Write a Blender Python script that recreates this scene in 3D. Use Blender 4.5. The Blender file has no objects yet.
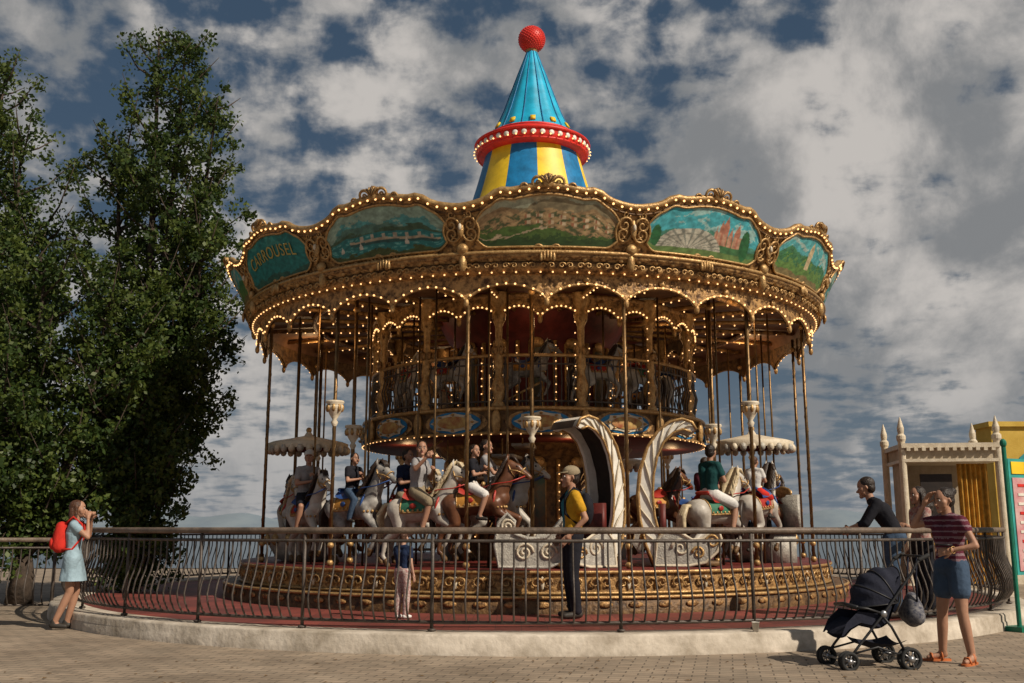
import bpy, math, random
import numpy as np
from mathutils import Vector, Matrix, Euler
random.seed(7); rng=np.random.default_rng(7)
sc=bpy.context.scene
pi=math.pi; rad=math.radians
# ------------------------------------------------------------------ materials
def nd(nt,t,**k):
    n=nt.nodes.new(t)
    for a,b in k.items(): setattr(n,a,b)
    return n
def M(name,col,rough=.6,metal=0.,var=.18,scale=6.,bump=0.,bscale=40.,emit=0.,col2=None,spec=.4,trans=0.,lo=.35,hi=.65):
    m=bpy.data.materials.new(name); m.use_nodes=True; nt=m.node_tree; b=nt.nodes['Principled BSDF']
    tc=nd(nt,'ShaderNodeTexCoord'); no=nd(nt,'ShaderNodeTexNoise'); no.inputs['Scale'].default_value=scale; no.inputs['Detail'].default_value=6; no.inputs['Roughness'].default_value=.65
    nt.links.new(tc.outputs['Object'],no.inputs['Vector'])
    r=nd(nt,'ShaderNodeValToRGB'); c2=col2 or tuple(min(1,c*(1+var)) for c in col); c1=tuple(c*(1-var) for c in col) if col2 is None else col
    r.color_ramp.elements[0].color=(*c1,1); r.color_ramp.elements[1].color=(*c2,1)
    r.color_ramp.elements[0].position=lo; r.color_ramp.elements[1].position=hi
    nt.links.new(no.outputs['Fac'],r.inputs['Fac']); nt.links.new(r.outputs['Color'],b.inputs['Base Color'])
    b.inputs['Roughness'].default_value=rough; b.inputs['Metallic'].default_value=metal; b.inputs['Specular IOR Level'].default_value=spec
    if bump>0:
        n2=nd(nt,'ShaderNodeTexNoise'); n2.inputs['Scale'].default_value=bscale; n2.inputs['Detail'].default_value=4
        nt.links.new(tc.outputs['Object'],n2.inputs['Vector'])
        bp=nd(nt,'ShaderNodeBump'); bp.inputs['Strength'].default_value=bump; bp.inputs['Distance'].default_value=.02
        nt.links.new(n2.outputs['Fac'],bp.inputs['Height']); nt.links.new(bp.outputs['Normal'],b.inputs['Normal'])
    if emit>0:
        b.inputs['Emission Color'].default_value=(*col,1); b.inputs['Emission Strength'].default_value=emit
    if trans>0:
        out=nt.nodes['Material Output']; t=nd(nt,'ShaderNodeBsdfTranslucent'); mx=nd(nt,'ShaderNodeMixShader'); mx.inputs[0].default_value=trans
        nt.links.new(r.outputs['Color'],t.inputs['Color']); nt.links.new(b.outputs[0],mx.inputs[1]); nt.links.new(t.outputs[0],mx.inputs[2]); nt.links.new(mx.outputs[0],out.inputs['Surface'])
    return m
GOLD=M('carved_gold',(.08,.036,.013),.5,.25,col2=(.50,.29,.11),scale=11,bump=1.,bscale=22,lo=.38,hi=.6)
GOLD2=M('gold_trim',(.28,.15,.052),.42,.42,col2=(.56,.36,.15),scale=16,bump=.4,bscale=50)
GOLDD=M('dark_gold',(.04,.02,.009),.55,.2,col2=(.20,.11,.042),scale=10,bump=.8,bscale=20)
BRASS=M('brass_pole',(.16,.095,.04),.4,.7,var=.35,scale=12)
IRON=M('iron_paint',(.075,.06,.05),.5,.2,var=.45,scale=8,bump=.2)
RAILW=M('rail_brown',(.13,.095,.07),.5,0,var=.4,scale=5,bump=.3)
MAROON=M('maroon_paint',(.10,.014,.010),.55,0,var=.4,scale=5)
CEIL=M('ceiling_wood',(.11,.05,.026),.6,0,col2=(.23,.12,.06),scale=3,bump=.3)
REDP=M('red_paint',(.6,.025,.015),.45,0,var=.2,scale=5)
CYAN=M('cyan_paint',(.012,.36,.56),.45,0,var=.25,scale=3,bump=.15,bscale=8)
BLUE=M('blue_paint',(.01,.16,.36),.45,0,var=.3,scale=4)
YEL=M('yellow_paint',(.78,.52,.02),.45,0,var=.15,scale=4)
WHITE=M('white_enamel',(.62,.58,.5),.4,0,col2=(.8,.77,.7),scale=6,bump=.2,bscale=12)
CREAM=M('cream_paint',(.5,.42,.3),.5,0,col2=(.66,.58,.45),scale=7,bump=.3)
BULB=M('lit_bulb',(1.,.55,.22),.4,0,var=0,emit=2.0); BULB.cycles.emission_sampling='NONE'
MIRR=M('aged_mirror',(.35,.33,.3),.12,.9,var=.2,scale=3)
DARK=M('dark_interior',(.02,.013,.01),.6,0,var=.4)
GREYM=M('grey_carving',(.28,.26,.23),.5,.1,col2=(.5,.47,.4),scale=12,bump=.6)
BLACK=M('black_plastic',(.015,.015,.017),.5)
RUBBER=M('tyre_rubber',(.02,.02,.02),.8)
ALU=M('metal_tube',(.35,.35,.36),.35,.8)
# ------------------------------------------------------------------ mesh builder
class MB:
    def __init__(s): s.v=[];s.f=[];s.m=[];s.mats=[]
    def mi(s,mat):
        if mat not in s.mats: s.mats.append(mat)
        return s.mats.index(mat)
    def add(s,vs,fs,mat):
        o=len(s.v); s.v.extend([tuple(v) for v in vs]); i=s.mi(mat)
        for f in fs: s.f.append(tuple(a+o for a in f)); s.m.append(i)
    def grid(s,fn,nu,nv,mat,closeu=False,matfn=None):
        o=len(s.v); cu=nu if closeu else nu+1
        for i in range(cu):
            for j in range(nv+1): s.v.append(tuple(fn(i/nu,j/nv)))
        for i in range(nu):
            for j in range(nv):
                a=i*(nv+1)+j; b=((i+1)%cu)*(nv+1)+j
                s.f.append((o+a,o+b,o+b+1,o+a+1)); s.m.append(s.mi(matfn(i,j) if matfn else mat))
    def tube(s,pts,r,mat,seg=8,closed=False,cap=True):
        pts=[Vector(p) for p in pts]; n=len(pts)
        if not hasattr(r,'__len__'): r=[r]*n
        vs=[];up=None
        for i,p in enumerate(pts):
            if closed: t=pts[(i+1)%n]-pts[i-1]
            else: t=pts[min(i+1,n-1)]-pts[max(i-1,0)]
            if t.length<1e-9: t=Vector((0,0,1))
            t.normalize()
            if up is None:
                up=Vector((0,0,1)) if abs(t.z)<.9 else Vector((1,0,0))
            up=(up-t*up.dot(t))
            if up.length<1e-5: up=t.orthogonal()
            up.normalize(); w=t.cross(up)
            for k in range(seg):
                a=2*pi*k/seg; vs.append(p+(up*math.cos(a)+w*math.sin(a))*r[i])
        fs=[]
        for i in range(n if closed else n-1):
            j=(i+1)%n
            for k in range(seg):
                k2=(k+1)%seg; fs.append((i*seg+k,i*seg+k2,j*seg+k2,j*seg+k))
        if cap and not closed:
            fs.append(tuple(range(seg))[::-1]); fs.append(tuple((n-1)*seg+k for k in range(seg)))
        s.add(vs,fs,mat)
    def cap(s,a,b,ra,rb,mat,seg=10):
        a=Vector(a);b=Vector(b);d=b-a
        if d.length<1e-6: d=Vector((0,0,1e-3))
        d.normalize()
        s.tube([a-d*ra*.98,a-d*ra*.8,a-d*ra*.4,a,b,b+d*rb*.4,b+d*rb*.8,b+d*rb*.98],[ra*.2,ra*.6,ra*.917,ra,rb,rb*.917,rb*.6,rb*.2],mat,seg)
    def ell(s,c,r,mat,seg=12,rings=8,rot=None):
        if not hasattr(r,'__len__'): r=(r,r,r)
        vs=[];c=Vector(c)
        def tr(v):
            v=Vector(v)
            if rot is not None: v=rot@v
            return c+v
        vs.append(tr((0,0,-r[2])))
        for i in range(1,rings):
            ph=-pi/2+pi*i/rings
            for k in range(seg):
                a=2*pi*k/seg; vs.append(tr((r[0]*math.cos(ph)*math.cos(a),r[1]*math.cos(ph)*math.sin(a),r[2]*math.sin(ph))))
        vs.append(tr((0,0,r[2]))); fs=[]
        for k in range(seg):
            k2=(k+1)%seg; fs.append((0,1+k2,1+k)); e=len(vs)-1; fs.append((e,e-seg+k,e-seg+k2))
            for i in range(rings-2): fs.append((1+i*seg+k,1+i*seg+k2,1+(i+1)*seg+k2,1+(i+1)*seg+k))
        s.add(vs,fs,mat)
    def box(s,c,sz,mat,rot=None):
        c=Vector(c); vs=[]
        for x in(-.5,.5):
            for y in(-.5,.5):
                for z in(-.5,.5):
                    v=Vector((x*sz[0],y*sz[1],z*sz[2]))
                    if rot is not None: v=rot@v
                    vs.append(c+v)
        s.add(vs,[(0,1,3,2),(4,6,7,5),(0,4,5,1),(2,3,7,6),(0,2,6,4),(1,5,7,3)],mat)
    def lathe(s,prof,mat,seg=24,c=(0,0,0)):
        n=len(prof)
        def fn(u,v):
            r,z=prof[int(round(v*(n-1)))]; a=u*2*pi
            return (c[0]+r*math.cos(a),c[1]+r*math.sin(a),c[2]+z)
        s.grid(fn,seg,n-1,mat,True)
    def extrude(s,pts2,fn,d0,d1,mat,mat2=None):
        n=len(pts2); vs=[fn(p,d0) for p in pts2]+[fn(p,d1) for p in pts2]
        s.add(vs,[tuple(range(n))[::-1],tuple(range(n,2*n))],mat)
        s.add(vs,[(i,(i+1)%n,n+(i+1)%n,n+i) for i in range(n)],mat2 or mat)
    def mesh(s,name,smooth=True):
        me=bpy.data.meshes.new(name); me.from_pydata(s.v,[],s.f)
        for m in s.mats: me.materials.append(m)
        me.polygons.foreach_set('material_index',s.m)
        if smooth: me.polygons.foreach_set('use_smooth',[True]*len(s.f))
        me.update(); return me
    def obj(s,name,parent=None,loc=(0,0,0),rotz=0,smooth=True,scale=1):
        o=bpy.data.objects.new(name,s.mesh(name,smooth)); sc.collection.objects.link(o)
        o.location=loc; o.rotation_euler=(0,0,rotz); o.scale=(scale,)*3
        if parent: o.parent=parent
        return o
def empty(name,loc=(0,0,0),rotz=0):
    e=bpy.data.objects.new(name,None); sc.collection.objects.link(e); e.location=loc; e.rotation_euler=(0,0,rotz); return e
def remesh(caps,ells,voxel,it=3):
    mb=MB()
    for a,b,ra,rb in caps: mb.cap(a,b,ra,rb,BLACK,12)
    for e in ells: mb.ell(e[0],e[1],BLACK,14,10,e[2] if len(e)>2 else None)
    o=mb.obj('tmp')
    r=o.modifiers.new('r','REMESH'); r.mode='VOXEL'; r.voxel_size=voxel
    q=o.modifiers.new('s','SMOOTH'); q.iterations=it; q.factor=.5
    dg=bpy.context.evaluated_depsgraph_get(); ev=o.evaluated_get(dg); me=ev.to_mesh()
    vs=[tuple(v.co) for v in me.vertices]; fs=[tuple(p.vertices) for p in me.polygons]
    ev.to_mesh_clear(); m=o.data; bpy.data.objects.remove(o); bpy.data.meshes.remove(m)
    return vs,fs
# ------------------------------------------------------------------ camera
cam=bpy.data.cameras.new('camera'); co=bpy.data.objects.new('camera',cam); sc.collection.objects.link(co); sc.camera=co
cam.lens=35; cam.sensor_width=36; cam.clip_end=6000; co.location=(0,0,1.3); co.rotation_euler=(rad(90+10.6),0,0)
# ------------------------------------------------------------------ hand template
def hand_template(curl):
    caps=[((0,0,0),(.03,0,0),.024,.03)]; ells=[((.05,0,0),(.045,.038,.016))]
    for i,(y,L) in enumerate(((.03,.075),(.010,.085),(-.010,.08),(-.029,.062))):
        a=curl*(1+.12*i); p=Vector((.082,y,0)); p1=p+Vector((math.cos(a*.5),0,-math.sin(a*.5)))*L*.5; p2=p1+Vector((math.cos(a*1.4),0,-math.sin(a*1.4)))*L*.32; p3=p2+Vector((math.cos(a*2.2),0,-math.sin(a*2.2)))*L*.25
        caps+= [(p-Vector((.015,0,0)),p1,.0095,.0088),(p1,p2,.0086,.008),(p2,p3,.008,.0068)]
    caps+=[((.02,.026,-.004),(.05,.052,-.014),.013,.011),((.05,.052,-.014),(.075,.056,-.03),.0105,.0085)]
    return remesh(caps,ells,.0052,1)
HAND={0:hand_template(.35),1:hand_template(1.15)}
def xf(vs,mat): return [mat@Vector(v) for v in vs]
def hand_mat(w,d,k,side):
    d=Vector(d).normalized(); up=Vector((0,side,0.3)); z=(up-d*up.dot(d))
    if z.length<.05: z=d.orthogonal()
    z.normalize(); y=z.cross(d)
    R=Matrix((d,y,z)).transposed()
    return Matrix.Translation(w)@R.to_4x4()@Matrix.Scale(k*1.08,4)
# ------------------------------------------------------------------ people
STAND=dict(P=(0,0,.95),W=(0,0,1.1),C=(0,0,1.3),N=(0,0,1.47),Hd=(.02,0,1.63),
 hl=(0,.085,.92),kl=(.02,.10,.5),al=(-.02,.10,.085),tl=(.13,.12,.035),
 hr=(0,-.085,.92),kr=(.02,-.10,.5),ar=(-.02,-.10,.085),tr=(.13,-.12,.035),
 sl=(0,.17,1.41),el=(-.03,.23,1.12),wl=(.05,.24,.88),sr=(0,-.17,1.41),er=(-.03,-.23,1.12),wr=(.05,-.24,.88))
RIDE=dict(P=(0,0,.08),W=(.0,0,.23),C=(.02,0,.42),N=(.04,0,.6),Hd=(.06,0,.76),
 hl=(.02,.09,.06),kl=(.34,.25,-.1),al=(.22,.27,-.48),tl=(.36,.29,-.54),
 hr=(.02,-.09,.06),kr=(.34,-.25,-.1),ar=(.22,-.27,-.48),tr=(.36,-.29,-.54),
 sl=(.03,.17,.54),el=(.1,.24,.29),wl=(.24,.04,.42),sr=(.03,-.17,.54),er=(.1,-.24,.29),wr=(.24,-.04,.33))
SKIN=M('skin_tan',(.36,.19,.12),.55,0,var=.08,scale=9); SKIN2=M('skin_light',(.46,.27,.19),.55,0,var=.08,scale=9)
HAIRD=M('hair_dark',(.02,.012,.008),.45,0,var=.5,scale=30,bump=.6,bscale=60); HAIRB=M('hair_brown',(.07,.028,.013),.45,0,var=.5,scale=30,bump=.6,bscale=60)
EYE=M('eye_dark',(.02,.015,.012),.2); EYEW=M('eye_white',(.7,.68,.65),.3); LIP=M('lips',(.35,.1,.08),.4)
def cloth(n,c,c2=None,scale=5): return M(n,c,.85,0,var=.22,scale=scale,bump=.5,bscale=18,col2=c2,spec=.15)
def person(name,pos,yaw,H,J=None,base=STAND,skin=SKIN,hair=HAIRD,hs='short',top=None,bot=None,shoe=None,sleeve=.55,leg=.6,hy=0,hp=0,fem=False,grip=(0,0),skirt=0,extra=None,capmat=None,topfn=None,scale=1,sandal=False):
    j={k:Vector(v) for k,v in base.items()}
    if J:
        for k,v in J.items(): j[k]=Vector(v)
    k=H/1.75; sh=.92 if fem else 1.0
    def A(inf):
        c=[];lat=(j['sl']-j['sr']).normalized(); lh=(j['hl']-j['hr']).normalized()
        hw=1.06 if fem else 1.; ww=.85 if fem else .97
        for s in(-1,1):
            c.append((j['P']+lh*.065*s*hw,j['W']+lat*.055*s*ww,.098*hw+inf,.088*ww+inf))
            c.append((j['W']+lat*.055*s*ww,j['C']+lat*.08*s*sh,.088*ww+inf,.105*sh+inf))
            c.append((j['C']+lat*.08*s*sh,(j['sl'] if s>0 else j['sr'])-lat*s*.03-Vector((0,0,.02)),.10*sh+inf,.06+inf))
        c.append((j['sl']-lat*.05,j['N']-Vector((0,0,.03)),.05+inf,.05+inf)); c.append((j['sr']+lat*.05,j['N']-Vector((0,0,.03)),.05+inf,.05+inf))
        return c
    def arm(s,f,inf):
        a,b,c=j['s'+s],j['e'+s],j['w'+s]; o=[]
        g=.9 if fem else 1
        if f<=1: o.append((a,a.lerp(b,f),.052*g+inf,(.052-.014*f)*g+inf+.006))
        else:
            o.append((a,b,.052*g+inf,.039*g+inf)); o.append((b,b.lerp(c,f-1),.039*g+inf,.034*g-.008*(f-1)+inf))
        return o
    def lg(s,f,inf):
        a,b,c=j['h'+s],j['k'+s],j['a'+s]; o=[]
        if f<=1: o.append((a,a.lerp(b,f),.09+inf,.09-.034*f+inf+.012))
        else:
            o.append((a,b,.09+inf,.057+inf)); q=b.lerp(c,.35); o.append((b,q,.055+inf,.056+inf)); o.append((q,q.lerp(c,min(1,(f-1)*1.2)),.056+inf,.04+inf))
        return o
    caps=A(0)+arm('l',2,0)+arm('r',2,0)+lg('l',2.0,0)+lg('r',2.0,0)
    caps+=[(j['N']-Vector((0,0,.05)),j['Hd']-Vector((.01,0,.03)),.055,.048)]
    for s in 'lr':
        caps+=[(j['a'+s]-Vector((.02,0,.02)),j['t'+s],.037,.026)]
    mb=MB(); vs,fs=remesh(caps,[],.0135,3); mb.add(vs,fs,skin)
    tops=A(.016)+arm('l',sleeve,.013)+arm('r',sleeve,.013)
    if top: 
        vs,fs=remesh(tops,[],.014,3)
        if topfn:
            o=len(mb.v); mb.v.extend(vs)
            for f in fs:
                c=sum((Vector(vs[i]) for i in f),Vector())/len(f); mb.f.append(tuple(i+o for i in f)); mb.m.append(mb.mi(topfn(c)))
        else: mb.add(vs,fs,top)
    if bot:
        lh=(j['hl']-j['hr']).normalized()
        cb=[(j['P']+lh*.065,j['P']-lh*.065,.125,.125),(j['P']+lh*.05+Vector((0,0,.03)),j['P']-lh*.05+Vector((0,0,.03)),.118,.118)]+lg('l',leg,.02)+lg('r',leg,.02)
        vs,fs=remesh(cb,[],.014,3); mb.add(vs,fs,bot)
    if skirt and bot:
        n=28
        def fs_(u,v):
            a=u*2*pi; r=.13+.07*v+.012*v*math.sin(a*7); z=j['P'].z+.06-skirt*v
            return (j['P'].x+r*.9*math.cos(a)+.02*v,j['P'].y+r*1.08*math.sin(a),z)
        mb.grid(fs_,n,6,bot,True)
    if shoe:
        for s in 'lr':
            a=j['a'+s];t=j['t'+s]; d=(t-a); d.z=0
            d=d.normalized() if d.length>0 else Vector((1,0,0))
            if sandal:
                w_=Vector((-d.y,d.x,0)); z0=.008
                o2=[(-.07,-.03),(-.07,.03),(.0,.036),(.1,.045),(.19,.035),(.215,0),(.19,-.035),(.1,-.045),(.0,-.036)]
                mb.extrude(o2,lambda p,h:Vector((a.x,a.y,h))+d*p[0]+w_*p[1],0.0,.022,shoe)
                for q in(.12,.02): mb.tube([Vector((a.x,a.y,.015))+d*q+w_*.045,Vector((a.x,a.y,.075 if q>.1 else .115))+d*q+w_*.02,Vector((a.x,a.y,.075 if q>.1 else .115))+d*q-w_*.02,Vector((a.x,a.y,.015))+d*q-w_*.045],.010,shoe,6)
                continue
            vs,fs=remesh([(a-d*.03-Vector((0,0,.035)),t+Vector((0,0,.004)),.044,.033),(a-d*.01,a-d*.01+Vector((0,0,.01)),.045,.042)],[],.012,2); mb.add(vs,fs,shoe)
    for i,(s,sg) in enumerate((('l',1),('r',-1))):
        d=(j['w'+s]-j['e'+s]); m=hand_mat(j['w'+s],d,1,sg); 
        v0,f0=HAND[grip[i]]; mb.add(xf(v0,m),f0,skin)
    R=Euler((0,rad(hp),rad(hy))).to_matrix(); hc=j['Hd']; T=Matrix.Translation(hc)@R.to_4x4()
    if 'head' not in person.__dict__:
        person.head=remesh([((.07,0,-.0),(.112,0,-.035),.012,.016),((.112,0,-.035),(.088,0,-.052),.014,.008),((.072,.03,.028),(.082,.0,.024),.014,.012),((.072,-.03,.028),(.082,0,.024),.014,.012),((.078,0,-.098),(.07,0,-.09),.028,.03),
           ((-.005,.078,.01),(-.015,.085,-.02),.012,.01),((-.005,-.078,.01),(-.015,-.085,-.02),.012,.01),((.08,.018,-.065),(.08,-.018,-.065),.014,.014),((.045,.045,-.02),(.05,.04,-.05),.035,.03),((.045,-.045,-.02),(.05,-.04,-.05),.035,.03)],
          [((0,0,.02),(.098,.077,.1)),((.03,0,-.05),(.065,.058,.07))],.0075,2)
    v0,f0=person.head; mb.add(xf(v0,T),f0,skin)
    for s in(-1,1):
        mb.ell(T@Vector((.082,.032*s,.006)),(.01,.014,.009),EYEW,8,6,R); mb.ell(T@Vector((.089,.032*s,.006)),(.006,.007,.007),EYE,8,6,R)
        mb.cap(T@Vector((.092,.018*s,.026)),T@Vector((.084,.048*s,.028)),.005,.003,hair,6)
    mb.ell(T@Vector((.094,0,-.067)),(.007,.024,.008),LIP,10,6,R)
    hc_=[]
    def hp_(p): return T@Vector(p)
    he=[(hp_((-.024,0,.042)),(.101,.086,.09),R),(hp_((-.045,0,-.01)),(.07,.078,.08),R)]
    if hs=='long': hc_=[(hp_((-.06,.04,-.02)),hp_((-.07,.06,-.24)),.06,.04),(hp_((-.06,-.04,-.02)),hp_((-.07,-.06,-.24)),.06,.04),(hp_((-.01,.082,.02)),hp_((-.02,.09,-.16)),.025,.02),(hp_((-.01,-.082,.02)),hp_((-.02,-.09,-.16)),.025,.02),(hp_((-.07,0,0)),hp_((-.085,0,-.25)),.05,.04)]
    if hs=='bun': hc_=[(hp_((-.1,0,.06)),hp_((-.13,0,.075)),.045,.04)]
    if hs=='tail': hc_=[(hp_((-.1,0,.04)),hp_((-.15,0,-.02)),.035,.03),(hp_((-.15,0,-.02)),hp_((-.15,0,-.2)),.032,.015)]
    vs,fs=remesh(hc_,he,.011,2); mb.add(vs,fs,hair)
    if capmat:
        mb.ell(hp_((-.015,0,.06)),(.108,.094,.082),capmat,16,10,R)
        mb.extrude([(.05,-.075),(.12,-.07),(.165,-.03),(.17,0),(.165,.03),(.12,.07),(.05,.075)],lambda p,d:hp_((p[0],p[1],.055+d-.12*(p[0]-.05))),0,.01,capmat)
    if extra: extra(mb,j,T)
    o=mb.obj(name,None,pos,yaw,scale=k*scale); return o
# ------------------------------------------------------------------ horse
def horse_mesh(nm,coat,mane,saddle,blanket,variant=0):
    mb=MB()
    k1=(.50,-.22) if variant==0 else (.40,-.3)
    caps=[((-.28,0,.03),(.24,0,.0),.165,.165),((.2,0,-.0),(.33,0,.06),.17,.13),((-.30,.05,.04),(-.34,-.05,.03),.15,.15),
     ((.30,0,.1),(.44,0,.32),.13,.095),((.44,0,.32),(.49,0,.47),.095,.078),
     ((.50,0,.49),(.60,0,.44),.078,.065),((.58,0,.45),(.72,0,.33),.06,.042),((.72,0,.33),(.75,0,.30),.044,.038),
     ((.53,.0,.44),(.56,0,.40),.06,.05)]
    for s in(-1,1):
        y=.085*s; f=s*.05 if variant==0 else -s*.07
        caps+=[((.27,y,0),(.30,y,-.12),.1,.075),((.30,y,-.12),(k1[0]+f,y*1.05,k1[1]),.07,.043),((k1[0]+f,y*1.05,k1[1]),(k1[0]-.08+f,y*1.05,k1[1]-.2),.04,.026),((k1[0]-.08+f,y*1.05,k1[1]-.2),(k1[0]-.13+f,y*1.05,k1[1]-.26),.03,.028)]
        caps+=[((-.32,y,0),(-.24+f,y*1.15,-.22),.13,.075),((-.24+f,y*1.15,-.22),(-.45+f,y*1.15,-.36),.07,.04),((-.45+f,y*1.15,-.36),(-.50+f,y*1.15,-.56),.04,.027),((-.5+f,y*1.15,-.56),(-.45+f,y*1.15,-.62),.03,.03)]
    vs,fs=remesh(caps,[],.017,4); mb.add(vs,fs,coat)
    for s in(-1,1):
        y=.085*s; f=s*.05 if variant==0 else -s*.07
        mb.cap((k1[0]-.13+f,y*1.05,k1[1]-.26),(k1[0]-.17+f,y*1.05,k1[1]-.31),.033,.04,GOLDD,8)
        mb.cap((-.45+f,y*1.15,-.62),(-.42+f,y*1.15,-.68),.034,.042,GOLDD,8)
        mb.tube([(.47,.045*s,.53),(.475,.055*s,.58),(.49,.045*s,.64)],[.022,.024,.004],coat,7)
        mb.ell((.60,.056*s,.46),(.016,.01,.014),EYE,8,6)
        mb.ell((.745,.026*s,.325),(.01,.008,.008),EYE,6,5)
        mb.cap((.70,.03*s,.285),(.755,.02*s,.275),.008,.006,MAROON,6)
        mb.tube([(.69,.045*s,.35),(.60,.07*s,.40),(.5,.09*s,.42)],.009,GOLD2,6)
        mb.tube([(.70,.05*s,.32),(.5,.12*s,.26),(.3,.16*s,.25),(.12,.1*s,.22)],.008,saddle,6)
    for cx,cz,a,ry,rz in((.66,.385,-.75,.062,.066),(.51,.43,.35,.085,.1)):
        pts=[]
        for i in range(16):
            t=2*pi*i/16; x=math.cos(t)*rz; pts.append((cx+x*math.sin(-a),math.sin(t)*ry,cz+x*math.cos(a)))
        mb.tube(pts,.009,GOLD2,6,closed=True)
    r=random.Random(3)
    for i in range(26):
        t=i/25; px=.52-.26*t; pz=.60-.36*t
        for s in(-1,1):
            l=.13+.05*r.random(); w=.075+.05*t
            mb.tube([(px-.02,0,pz),(px-.05,w*.75*s,pz-.02),(px-.07-.03*r.random(),(w+.025)*s,pz-l*.6),(px-.10-.04*r.random(),(w+.015)*s,pz-l)],[.022,.024,.018,.004],mane,6)
    for i in range(4): mb.tube([(.50,0,.6),(.57,.02*(i-1.5),.58),(.62,.025*(i-1.5),.50)],[.02,.02,.004],mane,6)
    for i in range(9):
        a=i*.7; d=.03
        mb.tube([(-.44,0,.10),(-.54,math.cos(a)*d,.10),(-.63,math.cos(a)*d*1.6,-.04+math.sin(a)*d),(-.64,math.cos(a)*d*2,-.24),(-.60-.05*r.random(),math.cos(a)*d*1.6,-.42+.06*r.random())],[.03,.032,.034,.026,.004],mane,6)
    def arcf(x0,x1,rr,h0,dz):
        def fn(u,v):
            a=-h0+2*h0*v; x=x0+(x1-x0)*u; return (x,rr*math.sin(a),.012+dz+rr*math.cos(a))
        return fn
    mb.grid(arcf(-.24,.14,.178,1.75,0),10,14,blanket); 
    for xx in(-.24,.14): mb.tube([arcf(xx,xx,.18,1.75,0)(0,i/14) for i in range(15)],.011,GOLD2,6)
    for s in(-1,1): mb.tube([arcf(-.24,.14,.18,1.75,0)(i/6,0 if s<0 else 1) for i in range(7)],.013,GOLD2,6)
    for s in(-1,1):
        for i in range(5): mb.ell((-.2+i*.075,.186*s,-.0),(.018,.008,.022),GOLD2,6,5); 
        mb.ell((-.05,.188*s,.06),(.05,.01,.035),saddle,10,6)
    def sad(u,v):
        a=-.95+1.9*v; x=-.2+.3*u; h=.195+.05*(2*u-1)**2; return (x,h*math.sin(a)*.95,.02+h*math.cos(a)+.04*max(0,(abs(2*u-1)-.6)))
    mb.grid(sad,10,12,saddle)
    mb.cap((-.2,-.1,.27),(-.2,.1,.27),.025,.025,saddle); mb.ell((.11,0,.27),(.03,.05,.035),GOLD2)
    pts=[]
    for i in range(20):
        t=2*pi*i/20; pts.append((.27+.03*math.cos(t),.165*math.sin(t),.02+.175*math.cos(t)))
    mb.tube(pts,.016,saddle,6,closed=True)
    for i in range(9):
        t=-1.9+i*3.8/8; mb.ell((.30+.1*math.cos(t),.155*math.sin(t),-.06),.02,GOLD2,8,6)
    return mb.mesh(nm)
COATW=M('horse_white',(.34,.30,.25),.45,0,col2=(.54,.50,.44),scale=5,bump=.2,bscale=10); COATG=M('horse_grey',(.1,.095,.09),.45,0,col2=(.36,.34,.31),scale=7); COATB=M('horse_bay',(.07,.026,.012),.4,0,col2=(.16,.065,.03),scale=5)
MW=M('mane_cream',(.5,.4,.25),.5,0,var=.3,scale=20); MD=M('mane_dark',(.03,.018,.012),.5,0,var=.4,scale=20)
SR=M('saddle_red',(.35,.03,.02),.4); SB=M('saddle_blue',(.02,.06,.2),.4); SG=M('blanket_green',(.03,.14,.08),.6); SO=M('blanket_ochre',(.45,.2,.03),.6)
HM=[horse_mesh('horse_a',COATW,MW,SR,SG,0),horse_mesh('horse_b',COATG,MD,SB,SO,1),horse_mesh('horse_c',COATW,MD,SB,SR,1),horse_mesh('horse_d',COATB,MD,SR,SO,0)]
# ------------------------------------------------------------------ carousel
CX,CY=.4,18.7; FL=.2; DK=.75; S=2*pi/14; PH=rad(1.0)
car=empty('double_deck_carousel',(CX,CY,0))
def P(th,r,z): return (r*math.sin(th),-r*math.cos(th),z)
def ring(mb,r,z,rt,mat,n=168,seg=8): mb.tube([P(2*pi*i/n,r,z) for i in range(n)],rt,mat,seg,closed=True)
mb=MB()
def rev(mb,prof,mat,n=112,matfn=None):
    mb.grid(lambda u,v:P(u*2*pi,*prof[int(round(v*(len(prof)-1)))]),n,len(prof)-1,mat,True,matfn)
rev(mb,[(5.45,FL-.05),(5.45,.40),(5.42,.42),(5.18,.42)],GOLDD); rev(mb,[(5.18,.42),(5.18,.70)],GOLD); rev(mb,[(5.2,.70),(5.22,.735),(5.2,.752),(0,.752)],MAROON)
ring(mb,5.46,.41,.022,GOLD2); ring(mb,5.2,.72,.026,GOLD2); ring(mb,5.2,.45,.02,GOLD2)
for i in range(84):
    a=2*pi*i/84; R=Matrix.Rotation(a,3,'Z')
    for sx in(-1,1):
        mb.tube([P(a+sx*(.17-(.09*(1-.75*t/9))*math.cos(t*.75)-.09)/5.2,5.21,.58+.075*(1-.7*t/9)*math.sin(t*.75)) for t in range(10)],[.022-.0014*t for t in range(10)],GOLD2 if i%2 else GOLD,5)
    mb.ell(P(a,5.2,.58),(.03,.02,.09),CREAM if i%3==0 else GOLD2,6,5,R); mb.ell(P(a,5.46,.32),(.1,.015,.04),GOLD,8,5,R)
mb.obj('platform',car)
def q_(th):
    d=((th-PH)/S)%1.0; return d-1 if d>.5 else d
def ztop(th):
    d=abs(q_(th)); w=.5+.5*math.cos(2*pi*d); b=math.exp(-((d-.27)/.05)**2)*.06; return 5.70+.23*w**.85+b
def Rz(z): return 5.25+.36*(z-5.1)/.75
N=14*24
mb=MB()
mb.grid(lambda u,v:(lambda th:(lambda z:P(th,Rz(z),z))(5.08+(ztop(th)-5.08)*v))(u*2*pi+PH),N,5,GOLD,True)
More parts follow.
